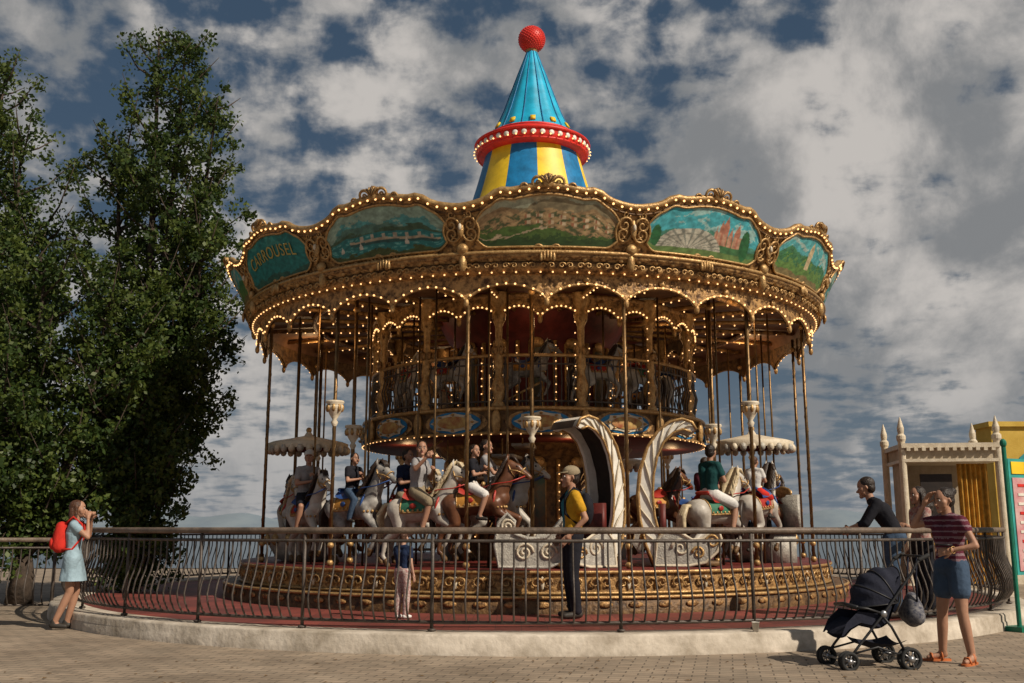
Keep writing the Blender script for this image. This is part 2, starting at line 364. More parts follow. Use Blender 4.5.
mb.grid(lambda u,v:(lambda th:(lambda z:P(th,Rz(z)-.06,z))(5.08+(ztop(th)-5.08)*v))(u*2*pi+PH),N,2,CEIL,True)
mb.tube([P(u*2*pi/N+PH,Rz(ztop(u*2*pi/N+PH))+.0,ztop(u*2*pi/N+PH)) for u in range(N)],.05,GOLD2,8,closed=True)
mb.tube([P(u*2*pi/N+PH,Rz(ztop(u*2*pi/N+PH)-.1)+.02,ztop(u*2*pi/N+PH)-.1) for u in range(N)],.018,GOLDD,6,closed=True)
rev(mb,[(5.27,5.1),(5.34,5.06),(5.32,5.0),(5.2,4.97),(5.24,4.92),(5.18,4.84),(5.06,4.80)],GOLD,N)
ring(mb,5.33,5.07,.03,GOLD2); ring(mb,5.22,4.95,.02,GOLDD)
for i in range(14*9):
    a=PH+2*pi*i/126; r_=random.uniform(.8,1.2)
    mb.ell(P(a,5.27,5.0),(.045,.04,.05*r_),GOLD2,8,6,Matrix.Rotation(a,3,'Z'))
    for sx in(-1,1): mb.tube([P(a+sx*(.11-(.055*(1-.8*t/9))*math.cos(t*.8)-.055)/5.2,5.26,4.9+.045*(1-.7*t/9)*math.sin(t*.8)) for t in range(10)],[.016-.001*t for t in range(10)],GOLD2,5)
def scroll(mb,th,z,size,sx,sy,Rf,mat,turn=1.6,thick=.028):
    pts=[];rr=[]
    n=22
    for i in range(n):
        t=i/(n-1); a=t*turn*2*pi; r=size*(1-.88*t)
        x=sx*(r*math.cos(a)-size); y=sy*r*math.sin(a); zz=z+y
        pts.append(P(th+x/5.4,Rf(zz)+.03,zz)); rr.append(thick*(1-.5*t))
    mb.tube(pts,rr,mat,6)
for k in range(14):
    b=PH+(k+.5)*S; c=PH+k*S
    for sx in(-1,1):
        for sy in(-1,1):
            scroll(mb,b+sx*.004,5.40+sy*.06,.11,-sx,sy,Rz,GOLD2,1.5,.022)
            scroll(mb,b+sx*.012,5.42+sy*.17,.055,-sx,-sy,Rz,GOLD2,1.3,.016)
        scroll(mb,c+sx*.010,ztop(c)+.02,.09,-sx,1,Rz,GOLD2,1.5,.024); scroll(mb,c+sx*.05,ztop(c)-.03,.055,-sx,1,Rz,GOLD2,1.4,.018)
        scroll(mb,c+sx*.01,5.11,.08,-sx,1,Rz,GOLD2,1.5,.02); scroll(mb,c+sx*.045,5.10,.05,-sx,1,Rz,GOLD2,1.4,.016)
        scroll(mb,c+sx*.14,5.09,.045,-sx,1,Rz,GOLD2,1.4,.014); scroll(mb,c+sx*.11,5.09,.045,sx,1,Rz,GOLD2,1.4,.014)
    Rm=Matrix.Rotation(c,3,'Z'); Rb=Matrix.Rotation(b,3,'Z')
    mb.ell(P(c,Rz(ztop(c))+.04,ztop(c)+.05),(.085,.05,.11),GOLD2,10,8,Rm)
    for d in range(-3,4): mb.tube([P(c,Rz(ztop(c))+.08,ztop(c)),P(c+d*.006,Rz(ztop(c))+.1,ztop(c)+.09),P(c+d*.0085,Rz(ztop(c))+.07,ztop(c)+.15-abs(d)*.015)],[.012,.018,.008],GOLD2 if d%2 else GOLDD,5)
    for d in(-.09,-.045,0,.045,.09): mb.ell(P(c+d/5.4,5.36,5.03-abs(d)*.4),(.024,.03,.07),GOLD2,6,5,Rm)
    mb.ell(P(b,5.44,5.42),(.05,.04,.15),GOLD2,10,8,Rb); mb.ell(P(b,5.49,5.42),(.025,.025,.05),CREAM,8,6,Rb)
    mb.ell(P(b,5.34,5.14),(.09,.06,.08),GOLD2,8,6,Rb); mb.ell(P(b,5.3,4.95),(.06,.07,.14),GOLD2,8,6,Rb)
mb.obj('fascia',car)
# painted panels
pm=bpy.data.materials.new('painted_panels'); pm.use_nodes=True; nt=pm.node_tree; bs=nt.nodes['Principled BSDF']
at=nd(nt,'ShaderNodeVertexColor'); at.layer_name='paint'; no=nd(nt,'ShaderNodeTexNoise'); no.inputs['Scale'].default_value=12; no.inputs['Detail'].default_value=8
mx=nd(nt,'ShaderNodeMix',data_type='RGBA',blend_type='MULTIPLY'); mx.inputs['Factor'].default_value=.4
tc=nd(nt,'ShaderNodeTexCoord'); nt.links.new(tc.outputs['Object'],no.inputs['Vector'])
rp=nd(nt,'ShaderNodeValToRGB'); rp.color_ramp.elements[0].position=.35; rp.color_ramp.elements[0].color=(.5,.45,.4,1); rp.color_ramp.elements[1].position=.6; rp.color_ramp.elements[1].color=(1.2,1.2,1.15,1)
nt.links.new(no.outputs['Fac'],rp.inputs['Fac']); nt.links.new(at.outputs['Color'],mx.inputs['A']); nt.links.new(rp.outputs['Color'],mx.inputs['B']); nt.links.new(mx.outputs['Result'],bs.inputs['Base Color']); bs.inputs['Roughness'].default_value=.6
def fb(x,y,s):
    v=0;a=1;tot=0
    for o in range(5):
        f=1.9**o; v=v+a*np.sin(x*f*3.1+s*1.7+o+1.3*np.sin(y*f*2.3+s+o*2))*np.cos(y*f*2.7-s+o*1.3+1.1*np.sin(x*f*1.7+s*.5)); tot+=a; a*=.6
    return v/tot*1.6
def paint(u,v,kind,seed):
    n1=fb(u*4,v*3,seed); n2=fb(u*14,v*9,seed+5); c=np.zeros(u.shape+(3,))
    def setc(m,col):
        c[m]=np.array(col)*(1+.3*n2[m][:,None])
    def hills(h,col,amp=.1,f=3,ph=0): setc(v<h+amp*np.sin(u*f+ph)+.06*n1+.02*n2,col)
    allm=np.ones_like(u,bool)
    if kind=='text': setc(allm,(.012,.18,.18)); setc((n1>.2)&(v>.7),(.04,.26,.24)); setc(v<.15+.1*n1,(.02,.10,.08))
    elif kind=='coast':
        setc(allm,(.08,.30,.31)); setc((v>.68+.25*n1),(.26,.38,.31)); hills(.62,(.08,.18,.15),.05,5); hills(.56,(.05,.10,.06),.04,9,1); setc(v<.5,(.02,.19,.20)); setc((v<.5)&(n2>.3)&(np.sin(v*90)>.3),(.12,.34,.33))
        setc((abs(v-.38+.06*u)<.028)&(u>.2)&(u<.97),(.40,.34,.24)); setc((abs(v-.44+.06*u)<.05)&(np.sin(u*64)>.6)&(u>.25)&(u<.92),(.42,.38,.3)); setc((abs(v-.33+.06*u)<.03)&(u>.2)&(u<.97),(.02,.09,.09)); setc((v<.13+.1*n1),(.06,.09,.03))
        for x0 in(.12,.3,.7): setc((abs(u-x0)<.018*np.clip((.34-v)*12,0,1))&(v>.2),(.55,.52,.44))
    elif kind=='town':
        setc(allm,(.36,.38,.27)); setc(n1>.1,(.46,.40,.25)); hills(.88,(.23,.19,.11),.06,5,4); hills(.76,(.30,.20,.10),.07,7,1); setc((v<.74)&(n2>.25),(.38,.26,.13)); setc((v<.68)&(n2<-.2),(.10,.12,.05))
        bl=(np.sin(u*75)>.0)&(np.sin(v*50+u*6)>-.1)&(v>.36)&(v<.68-.2*(u-.6)**2)&(u>.33)&(u<.95); setc(bl,(.58,.46,.30)); setc(bl&(np.sin(u*150)>.4),(.34,.14,.07)); setc(v<.36+.12*n1-.25*(u-.5),(.08,.15,.035)); setc((v<.2+.1*n2),(.03,.07,.02)); setc((abs(v-.15-.5*u+.1*n1)<.02)&(u<.5),(.5,.40,.26))
    elif kind=='dome':
        setc(allm,(.06,.36,.42)); setc(n1>.25,(.3,.50,.48)); hills(.5,(.06,.22,.16),.04,6); setc(v<.38+.1*n1,(.05,.16,.06))
        for x0,w_,h_ in((.60,.02,.8),(.64,.03,.9),(.70,.022,.72),(.76,.028,.84),(.56,.015,.66)): setc((abs(u-x0)<w_*np.clip((h_-v)*5,0,1))&(v>.3),(.42,.17,.11))
        setc((u>.54)&(u<.82)&(v<.55)&(v>.3)&(np.sin(u*120)>-.5),(.48,.27,.18))
        d=((u-.33)/.3)**2+((v-.12)/.45)**2; setc((d<1)&(v>.12),(.46,.44,.36)); setc((d<1)&(v>.12)&(np.sin(np.arctan2(v-.12,u-.33)*30)>.5),(.2,.21,.18)); setc((d<1)&(v>.12)&(abs(d-.55)<.05),(.22,.22,.18)); setc(v<.15,(.12,.20,.06)); setc(((u-.86)/.05)**2+((v-.4)/.35)**2<1,(.02,.12,.04)); setc(((u-.05)/.04)**2+((v-.45)/.3)**2<1,(.02,.12,.04))
    else:
        setc(allm,(.08,.34,.36)); setc(n1>.2,(.32,.44,.4)); hills(.62,(.05,.18,.08),.1,6,1); setc((v<.55+.15*n1)&(n2>.1),(.03,.12,.03)); setc((v<.4+.2*n2),(.10,.20,.05)); setc((abs(u-.5)<.035*np.clip((.92-v)*6,0,1))&(v>.3),(.5,.4,.24)); setc(v<.16+.05*n1,(.18,.14,.06))
    return np.clip(c,0,1)
kinds={0:'town',13:'coast',1:'dome',2:'forest',12:'text',3:'coast',11:'forest',4:'town',10:'dome',5:'forest',9:'coast',6:'dome',8:'town',7:'forest'}
def panel(name,k):
    nu,nv=150,56; c=PH+k*S; vs=[];U=np.zeros((nu+1)*(nv+1));V=U.copy(); i=0
    def pt(u,v,off=.03):
        x=abs(2*u-1); e=max(0,(x-.84)/.16)**1.8; zl=5.15+.10*e; zm=ztop(c+(u-.5)*.82*S)-.12; zu=zm-.11*e; z=zl+(zu-zl)*v; th=c+(u-.5)*(.82-.03*math.sin(v*pi))*S; return P(th,Rz(z)+off,z)
    for a in range(nu+1):
        for b in range(nv+1):
            vs.append(pt(a/nu,b/nv)); U[i]=a/nu;V[i]=b/nv;i+=1
    fs=[(a*(nv+1)+b,(a+1)*(nv+1)+b,(a+1)*(nv+1)+b+1,a*(nv+1)+b+1) for a in range(nu) for b in range(nv)]
    me=bpy.data.meshes.new(name); me.from_pydata(vs,[],fs); me.materials.append(pm)
    col=me.color_attributes.new('paint','FLOAT_COLOR','POINT'); cc=paint(U,V,kinds[k],k*3.1+.5)
    col.data.foreach_set('color',np.concatenate([cc,np.ones((len(U),1))],1).astype(np.float32).ravel())
    o=bpy.data.objects.new(name,me); sc.collection.objects.link(o); o.parent=car
    edge=[pt(a/40,0,.035) for a in range(41)]+[pt(1,b/6,.035) for b in range(1,6)]+[pt(1-a/40,1,.035) for a in range(41)]+[pt(0,1-b/6,.035) for b in range(1,6)]
    fr.tube(edge,.018,GOLD2,6,closed=True)
fr=MB()
for k in range(14): panel('painted_panel_%d'%k,k)
fr.obj('panel_frames',car)
tx=bpy.data.curves.new('lettering','FONT'); tx.body='CARROUSEL'; tx.size=.25; tx.align_x='CENTER'; tx.extrude=.004; tx.space_character=1.1
to=bpy.data.objects.new('t',tx); sc.collection.objects.link(to)
me=bpy.data.meshes.new_from_object(to.evaluated_get(bpy.context.evaluated_depsgraph_get())); bpy.data.objects.remove(to)
c12=PH-2*S
for v in me.vertices:
    x,y,z=v.co; zz=5.35+y+.12*math.cos(x*1.5); v.co=P(c12+x/5.5,Rz(zz)+.045+z,zz)
me.materials.clear(); me.materials.append(M('lettering_gold',(.42,.34,.1),.5)); o=bpy.data.objects.new('lettering',me); sc.collection.objects.link(o); o.parent=car
mb=MB()
rev(mb,[(5.5,5.62),(4.5,6.0),(3.0,6.55),(1.6,7.05),(1.35,7.2)],CREAM,56)
mb.obj('canopy_roof',car)
mb=MB()
rev(mb,[(5.08,4.8),(5.0,5.02),(4.0,5.06),(2.9,5.1),(1.2,5.14)],CEIL,56,lambda i,j: MAROON if j==3 else CEIL)
for k in range(28):
    a=PH+(k+.0)*S/2; mb.tube([P(a,5.02,4.97),P(a,4,5.0),P(a,1.3,5.06)],.04,GOLD if k%2 else GOLD2,6)
for r in(4.1,3.0): ring(mb,r,5.0,.05,GOLD,112)
mb.obj('ceiling',car)
bulbs=[]
def bulb(p,r=.02): bulbs.append((p,r))
n=270
for i in range(n):
    th=PH+2*pi*i/n; z=ztop(th)-.045; bulb(P(th,Rz(z)+.055,z),.018)
for i in range(190): bulb(P(2*pi*i/190,5.19,4.82),.014)
mb=MB()
def val(R,z0,z1,am,nper,off=.5):
    def ze(th):
        x=((th-PH)/S+off)*nper; return z1+am*abs(math.sin(pi*x))**.6
    mb.grid(lambda u,v:P(u*2*pi+PH,R,z0+(ze(u*2*pi+PH)-z0)*v),14*32,2,GOLD,True)
    mb.grid(lambda u,v:P(u*2*pi+PH,R-.04,z0+(ze(u*2*pi+PH)-z0)*v),14*32,1,GOLDD,True)
    nn=14*32; mb.tube([P(i*2*pi/nn+PH,R,ze(i*2*pi/nn+PH)) for i in range(nn)],.024,GOLD2,6,closed=True)
    m=14*nper*9
    for i in range(m):
        th=PH+2*pi*(i+.5)/m; bulb(P(th,R+.03,ze(th)),.017)
        if i%9==4:
            mb.ell(P(th,R+.02,ze(th)+.06),(.06,.03,.05),GOLD2,8,6,Matrix.Rotation(th,3,'Z'))
    for i in range(14*nper):
        th=PH+(i/nper-off)*S; mb.ell(P(th,R+.01,z1-.02),(.04,.04,.07),GOLD2,8,6,Matrix.Rotation(th,3,'Z'))
val(5.08,4.86,4.44,.24,2,.5); val(3.02,5.0,4.62,.2,2,.5)
mb.obj('valance',car)
for k in range(14):
    a=PH+(k+.5)*S
    for i in range(11): bulb(P(a,4.85-i*.17,4.95),.015)
    for i in range(7): bulb(P(a-S/2,4.85-i*.27,4.95),.015)
mb=MB()
def stripes(i,j): return YEL if (i//6)%2==0 else BLUE
mb.grid(lambda u,v:P(u*2*pi+rad(4),1.36-.44*v**.8,7.1+1.42*v),12*6,6,YEL,True,stripes)
rev(mb,[(.92,8.45),(1.06,8.48),(1.12,8.58),(1.10,8.66),(1.14,8.72),(1.0,8.80),(.8,8.84)],REDP,72)
ring(mb,1.12,8.70,.03,REDP,72); ring(mb,1.08,8.50,.025,REDP,72)
for i in range(40):
    a=2*pi*i/40; mb.ell(P(a,1.12,8.60),(.055,.02,.05),WHITE,8,6,Matrix.Rotation(a,3,'Z'))
prof=[(.86,8.80),(.80,8.92),(.70,9.12),(.58,9.4),(.44,9.8),(.30,10.2),(.17,10.55),(.08,10.8)]
mb.grid(lambda u,v:(lambda r,z:P(u*2*pi,r*(1+.02*math.cos(u*2*pi*12)),z))(*prof[int(round(v*7))]),96,7,CYAN,True)
ring(mb,.83,8.88,.035,REDP,72)
for i in range(12):
    a=2*pi*(i+.5)/12; mb.tube([P(a,prof[t][0]*1.01,prof[t][1]) for t in range(8)],.009,BLUE,5)
    a=2*pi*i/12+.0
    R=Matrix.Rotation(a,3,'Z')@Matrix.Rotation(rad(-30),3,'X'); mb.box(P(a,.78,9.02),(.10,.03,.11),YEL,R)
mb.ell((0,0,11.02),.27,REDP,24,16); mb.lathe([(.1,10.72),(.13,10.78),(.06,10.82)],GOLD2,16)
for i in range(420):
    z=1-2*(i+.5)/420; a=i*2.39996; r=math.sqrt(1-z*z); mb.ell((.265*r*math.cos(a),.265*r*math.sin(a),11.02+.265*z),.017,REDP,5,4)
mb.obj('tent_spire',car)
for i in range(44): bulb(P(2*pi*i/44,1.15,8.55),.017)
mb=MB()
def pole(th,r,z0,z1,rt=.03):
    mb.tube([P(th,r,z0),P(th,r,z1)],rt,BRASS,10)
    for zz in(z0+.05,z0+.3,z1-.2): mb.ell(P(th,r,zz),(rt*1.9,rt*1.9,.05),GOLD2,10,6)
    h=[]
    x,y,_=P(th,r,0)
    for i in range(int((z1-z0)*16)):
        a=i*.9; h.append((x+rt*math.cos(a),y+rt*math.sin(a),z0+i/16))
    mb.tube(h,.006,BRASS,4)
def cup(th,r,z):
    x,y,_=P(th,r,0)
    mb.lathe([(.03,-.22),(.055,-.16),(.03,-.12),(.08,-.04),(.12,.04),(.125,.08),(.10,.10),(.14,.13),(.13,.16),(.03,.17)],CREAM,16,(x,y,z))
    for i in range(8): a=i*pi/4; mb.ell((x+.11*math.cos(a),y+.11*math.sin(a),z+.05),(.03,.03,.06),GOLD2,6,5)
for k in range(14): pole(PH+(k+.5)*S,4.98,DK,4.85,.027)
for k in(-2,1): cup(PH+(k+.5)*S,4.98,3.0)
for k in range(8):
    a=rad(-1.5)+k*pi/4; pole(a,4.05,DK,5.0,.03); cup(a,4.05,2.75)
mb.obj('outer_posts',car)
mb=MB()
DR=3.12
rev(mb,[(.5,2.72),(DR-.1,2.72),(DR,2.76)],MAROON,84); rev(mb,[(DR,2.76),(DR+.02,3.12),(DR+.04,3.15),(DR,3.17),(.5,3.17)],GOLDD,84)
ring(mb,DR+.02,2.76,.03,GOLD2,112); ring(mb,DR+.03,3.15,.035,GOLD2,112)
def disc(th,R,z,f,mat,off,n=24):
    pts=[];
    for i in range(n):
        a=2*pi*i/n; rx,rz=f(a); pts.append(P(th+rx*math.cos(a)/R,R+off,z+rz*math.sin(a)))
    mb.add(pts+[P(th,R+off+.03,z)],[(i,(i+1)%n,n) for i in range(n)],mat)
MED=[M('medallion_%d'%k,(.3,.08,.03),col2=(.5,.36,.12),scale=9) for k in range(3)]
for k in range(14):
    a=PH+k*S
    disc(a,DR,2.94,lambda t:(.56,.2),GOLD,.025); disc(a,DR,2.94,lambda t:(.46,.17),BLUE,.05)
    disc(a,DR,2.94,lambda t:(.38*(1+.12*math.cos(8*t)),.145*(1+.12*math.cos(8*t))),CREAM,.07); disc(a,DR,2.94,lambda t:(.28,.1),MED[k%3],.09)
    for i in range(8): t=i*pi/4; mb.ell(P(a+.33*math.cos(t)/DR,DR+.1,2.94+.125*math.sin(t)),(.03,.02,.02),GOLD2,6,4)
    b=PH+(k+.5)*S
    mb.ell(P(b,DR+.05,2.94),(.08,.06,.2),GOLD2,10,8,Matrix.Rotation(b,3,'Z'))
    for i in range(9): bulb(P(a+(i-4)*S/9,DR+.05,2.74),.010)
    x,y,_=P(b,2.98,0)
    mb.lathe([(.10,3.17),(.12,3.22),(.07,3.3),(.10,3.42),(.12,3.55),(.07,3.68),(.055,3.75),(.085,3.85),(.07,4.0),(.055,4.3),(.06,4.5),(.10,4.6),(.12,4.7),(.08,4.76),(.15,4.9),(.16,5.05)],GOLD2,12,(x,y,0))
    for i in range(6):
        for zz in(3.5,4.65,4.1): aa=i*pi/3+zz; mb.ell((x+.09*math.cos(aa),y+.09*math.sin(aa),zz),(.035,.035,.08),GOLD,6,5)
    for i in range(9): bulb(P(b-.04,3.06,3.3+i*.18),.012)
ring(mb,3.0,4.02,.03,GOLD2,112); ring(mb,3.0,3.28,.018,IRON,112); ring(mb,3.0,3.88,.014,IRON,112)
for i in range(14*12):
    if i%12==0: continue
    a=PH+S/2+2*pi*i/168; mb.tube([P(a,3.0,3.17),P(a,3.0,3.4),P(a,3.05,3.6),P(a,3.0,3.8),P(a,3.0,4.02)],.011,IRON,4,cap=False)
mb.obj('upper_deck',car)
mb=MB()
rev(mb,[(1.7,DK),(1.7,1.0),(1.6,1.05),(1.6,2.5),(1.75,2.6),(1.85,2.72)],GOLDD,28); rev(mb,[(1.45,3.17),(1.45,4.6),(1.6,4.75),(1.8,5.1)],MAROON,28)
DP=[M('drum_panel_%d'%k,(.2,.13,.07),col2=(.06,.11,.10),scale=5) for k in range(2)]
for k in range(14):
    a=PH+k*S
    for (R,z,hh,w) in((1.6,1.75,.6,.27),(1.45,3.9,.55,.24)):
        Rm=Matrix.Rotation(a,3,'Z')
        mb.box(P(a,R+.0,z),(w*1.15,.05,hh*2+.1),GOLD2,Rm); mb.box(P(a,R+.03,z),(w,.03,hh*2-.05),MIRR if k%2 else DP[k//2%2],Rm)
        mb.ell(P(a,R+.04,z+hh+.06),(.14,.05,.1),GOLD2,10,6,Rm)
        b=a+S/2; mb.tube([P(b,R+.03,z-hh-.1),P(b,R+.03,z+hh+.1)],.04,GOLD2,8)
        for i in range(9): bulb(P(b,R+.09,z-hh+i*hh*2/8),.013)
for i in range(12):
    a=rad(-75+i*7); z=DK+.17*(i+1); Rm=Matrix.Rotation(a,3,'Z'); mb.box(P(a,2.3,z),(.36,.75,.04),GREYM,Rm); mb.tube([P(a,2.68,z),P(a,2.68,z+.85)],.012,GOLD2,5)
mb.tube([P(rad(-75+i*7),2.68,DK+.17*(i+1)+.85) for i in range(12)],.02,GOLD2,6)
mb.obj('central_drum',car)
bm=MB(); T=(1+5**.5)/2
ic=[(-1,T,0),(1,T,0),(-1,-T,0),(1,-T,0),(0,-1,T),(0,1,T),(0,-1,-T),(0,1,-T),(T,0,-1),(T,0,1),(-T,0,-1),(-T,0,1)]; ic=[Vector(v).normalized() for v in ic]
fc=[(0,11,5),(0,5,1),(0,1,7),(0,7,10),(0,10,11),(1,5,9),(5,11,4),(11,10,2),(10,7,6),(7,1,8),(3,9,4),(3,4,2),(3,2,6),(3,6,8),(3,8,9),(4,9,5),(2,4,11),(6,2,10),(8,6,7),(9,8,1)]
for p,r in bulbs: p=Vector(p); bm.add([p+v*r for v in ic],fc,BULB)
bm.obj('light_bulbs',car)
def lamp(th,R,z,e):
    l=bpy.data.lights.new('bulb_lamp','POINT'); l.energy=e; l.color=(1,.62,.3); l.shadow_soft_size=.08; o=bpy.data.objects.new('bulb_lamp',l); sc.collection.objects.link(o); o.location=P(th,R,z); o.parent=car
for k in range(7): lamp(PH+k*2*S,4.45,4.75,8)
for k in range(5): lamp(PH+k*2*pi/5,2.3,4.75,4)
for k in range(5): lamp(PH+k*2*pi/5+.2,2.6,2.55,5)
# horses
pl=MB()
def horse(th,R,z,kind,sc_=1.0,z1=4.95,dyaw=0,pz=DK):
    t=rad(th); p=Vector(P(t,R,z))+Vector((CX,CY,0)); o=bpy.data.objects.new('carousel_horse',HM[kind]); sc.collection.objects.link(o); o.location=p; o.rotation_euler=(0,rad(random.uniform(-5,3)),t+dyaw); o.scale=(sc_,)*3
    f=Vector((math.cos(t+dyaw),math.sin(t+dyaw),0)); q=Vector(P(t,R,0))+f*.16*sc_
    pl.tube([(q.x,q.y,pz),(q.x,q.y,z1)],.017,BRASS,8); return p,t+dyaw
hz=1.52
H1=horse(-54,4.5,hz,2,1.05); H2=horse(-37,4.55,hz+.06,1,1.1); H3=horse(-22,4.5,hz+.02,0,1.1); H4=horse(-11.5,4.5,hz+.1,3,1.05); H5=horse(-10,3.7,hz+.12,2,1.1)
H8=horse(-34,3.6,hz,0,1.05); horse(-50,3.7,hz+.1,3,1.05)
H6=horse(36,4.45,hz,0,1.1); H7=horse(50,4.5,hz+.1,2,1.1); H9=horse(48,3.7,hz-.05,1,1.0); horse(30,3.6,hz+.1,3,1.0); horse(64,4.4,hz,3,1.0)
for t in(90,110,130,150,170,190,210,230,250,270,-72): horse(t,4.4,hz+random.uniform(-.1,.15),(t//20)%4,1.05)
for i,t in enumerate((-62,-36,-4,24,46,75,120,170,220,265)): horse(t,2.5,3.85,(0,2,1,2)[i%4],.8,5.0,pz=3.17)
pl.obj('horse_poles',car)
def chariot(th,R,flip,dy):
    mb=MB(); t=rad(th)
    out=[(.12,0),(.24,.3),(.31,.65),(.33,1.0),(.29,1.35),(.18,1.68),(.02,1.92),(-.16,2.05),(-.33,2.09),(-.47,2.04),(-.53,1.93)]
    inn=[(-.45,1.90),(-.34,1.94),(-.2,1.89),(-.06,1.76),(.04,1.55),(.10,1.28),(.12,1.0),(.10,.7),(.03,.4),(-.06,.15),(-.16,0)]
    fn=lambda p,d:(flip*p[0],d,p[1])
    for y in(-.30,.24): mb.extrude(out+inn,fn,y,y+.06,WHITE)
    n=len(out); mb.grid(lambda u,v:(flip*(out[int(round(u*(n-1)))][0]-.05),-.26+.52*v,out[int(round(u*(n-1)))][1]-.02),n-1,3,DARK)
    mb.grid(lambda u,v:(flip*(out[int(round(u*(n-1)))][0]-.01),-.28+.56*v,out[int(round(u*(n-1)))][1]),n-1,3,WHITE)
    for y in(-.31,.31):
        mb.tube([(flip*p[0],y,p[1]) for p in out],.022,GOLD2,6); mb.tube([(flip*p[0],y,p[1]) for p in inn],.018,GOLD2,6)
        for i in range(10):
            a=Vector(out[i]);b=Vector(out[i+1]); c=Vector(inn[10-i]); m_=(a+b)/2
            mb.tube([(flip*c.x,y,c.y),(flip*(c.x*.5+m_.x*.5),y*1.03,(c.y*.5+m_.y*.5)+.03),(flip*m_.x,y,m_.y)],[.008,.014,.008],CREAM,5)
        sd=[(.12,.0),(.08,.35),(-.05,.5),(-.25,.46),(-.42,.36),(-.58,.38),(-.7,.48),(-.8,.46),(-.83,.36),(-.76,.2),(-.6,.05),(-.35,-.0)]
        mb.extrude([p for p in sd],fn,y-.02,y+.02,GREYM); mb.tube([(flip*p[0],y*1.07,p[1]) for p in sd],.022,CREAM,6,closed=True)
        for cx,cz,s in((-.7,.34,.1),(-.25,.25,.13),(-.5,.18,.09)):
            mb.tube([(flip*(cx+s*(1-.85*i/20)*math.cos(i*.5)),y*1.08,cz+s*(1-.85*i/20)*math.sin(i*.5)) for i in range(21)],[.022*(1-.5*i/20) for i in range(21)],GOLD2 if s<.13 else CREAM,6)
    mb.box((flip*-.25,0,.3),(.5,.5,.08),MAROON); mb.box((flip*-.4,0,.03),(.8,.56,.06),GOLDD); mb.box((flip*-.02,0,.6),(.08,.5,.55),MAROON)
    p=Vector(P(t,R,DK+.02))+Vector((CX,CY,0)); mb.obj('crescent_chariot',None,p,t+rad(dy))
chariot(10.4,4.3,1,24); chariot(24.4,4.3,-1,-30)
mb=MB()
sd=[(-.5,.0),(-.55,.3),(-.5,.6),(-.38,.72),(-.28,.62),(-.3,.45),(-.1,.38),(.15,.4),(.3,.55),(.42,.7),(.55,.68),(.58,.55),(.5,.3),(.4,.1),(.2,0)]
for y in(-.35,.35):
    mb.extrude(sd,lambda p,d:(p[0],d,p[1]),y-.025,y+.025,GREYM); mb.tube([(p[0],y*1.08,p[1]) for p in sd],.025,GREYM,6,closed=True)
    for cx,cz,s in((-.38,.55,.1),(.45,.55,.1),(-.15,.2,.13),(.18,.2,.12)): mb.tube([(cx+s*(1-.85*i/20)*math.cos(i*.55),y*1.1,cz+s*(1-.85*i/20)*math.sin(i*.55)) for i in range(21)],.018,CREAM,6)
mb.box((-.2,0,.3),(.4,.68,.08),MAROON); mb.box((-.42,0,.5),(.06,.68,.4),MAROON); mb.box((0,0,.04),(.9,.68,.06),GREYM)
t=rad(-1); mb.obj('carved_sleigh',None,Vector(P(t,4.45,DK+.02))+Vector((CX,CY,0)),t)
def parasol(th,R):
    mb=MB()
    mb.lathe([(.66,2.0-.08),(.68,2.02),(.6,2.05),(.35,2.10),(.08,2.16),(.03,2.24)],CREAM,28)
    mb.lathe([(.63,1.93),(.6,2.0),(.03,2.05)],MAROON,28)
    for i in range(28): a=2*pi*i/28; mb.ell((.66*math.cos(a),.66*math.sin(a),1.91),(.06,.06,.07),GREYM if i%2 else CREAM,6,5)
    mb.ell((0,0,2.26),.05,GOLD2); mb.tube([(0,0,0),(0,0,2.1)],.03,BRASS,8)
    mb.lathe([(.2,.02),(.45,.1),(.58,.3),(.62,.5),(.66,.58),(.6,.6),(.55,.5),(.5,.3),(.3,.25),(.03,.25)],GREYM,28); mb.lathe([(.03,.5),(.2,.5),(.22,.54),(.03,.56)],GOLD2,16)
    for i in range(14): a=2*pi*i/14; mb.ell((.62*math.cos(a),.62*math.sin(a),.42),(.07,.07,.1),GOLD2,8,6)
    mb.obj('parasol_cup_carriage',None,Vector(P(rad(th),R,DK+.02))+Vector((CX,CY,-.08)),0)
parasol(-68,4.2); parasol(63,4.1); parasol(150,4)
# ------------------------------------------------------------------ circular floor, kerb, fence
RK=8.05
mf=bpy.data.materials.new('red_floor'); mf.use_nodes=True; nt=mf.node_tree; bs=nt.nodes['Principled BSDF']
tc=nd(nt,'ShaderNodeTexCoord'); br=nd(nt,'ShaderNodeTexBrick'); br.inputs['Scale'].default_value=3.4; br.inputs['Color1'].default_value=(.25,.055,.04,1); br.inputs['Color2'].default_value=(.18,.042,.032,1); br.inputs['Mortar'].default_value=(.08,.033,.026,1); br.inputs['Mortar Size'].default_value=.012; br.offset=0; br.inputs['Brick Width'].default_value=1; br.inputs['Row Height'].default_value=1
n1=nd(nt,'ShaderNodeTexNoise'); n1.inputs['Scale'].default_value=1.2; n1.inputs['Detail'].default_value=8; m2=nd(nt,'ShaderNodeMix',data_type='RGBA',blend_type='MULTIPLY'); m2.inputs['Factor'].default_value=.8
rr_=nd(nt,'ShaderNodeValToRGB'); rr_.color_ramp.elements[0].position=.35; rr_.color_ramp.elements[0].color=(.45,.45,.45,1); rr_.color_ramp.elements[1].position=.65
nt.links.new(tc.outputs['Object'],br.inputs['Vector']); nt.links.new(tc.outputs['Object'],n1.inputs['Vector']); nt.links.new(br.outputs['Color'],m2.inputs['A']); nt.links.new(n1.outputs['Fac'],rr_.inputs['Fac']); nt.links.new(rr_.outputs['Color'],m2.inputs['B'])
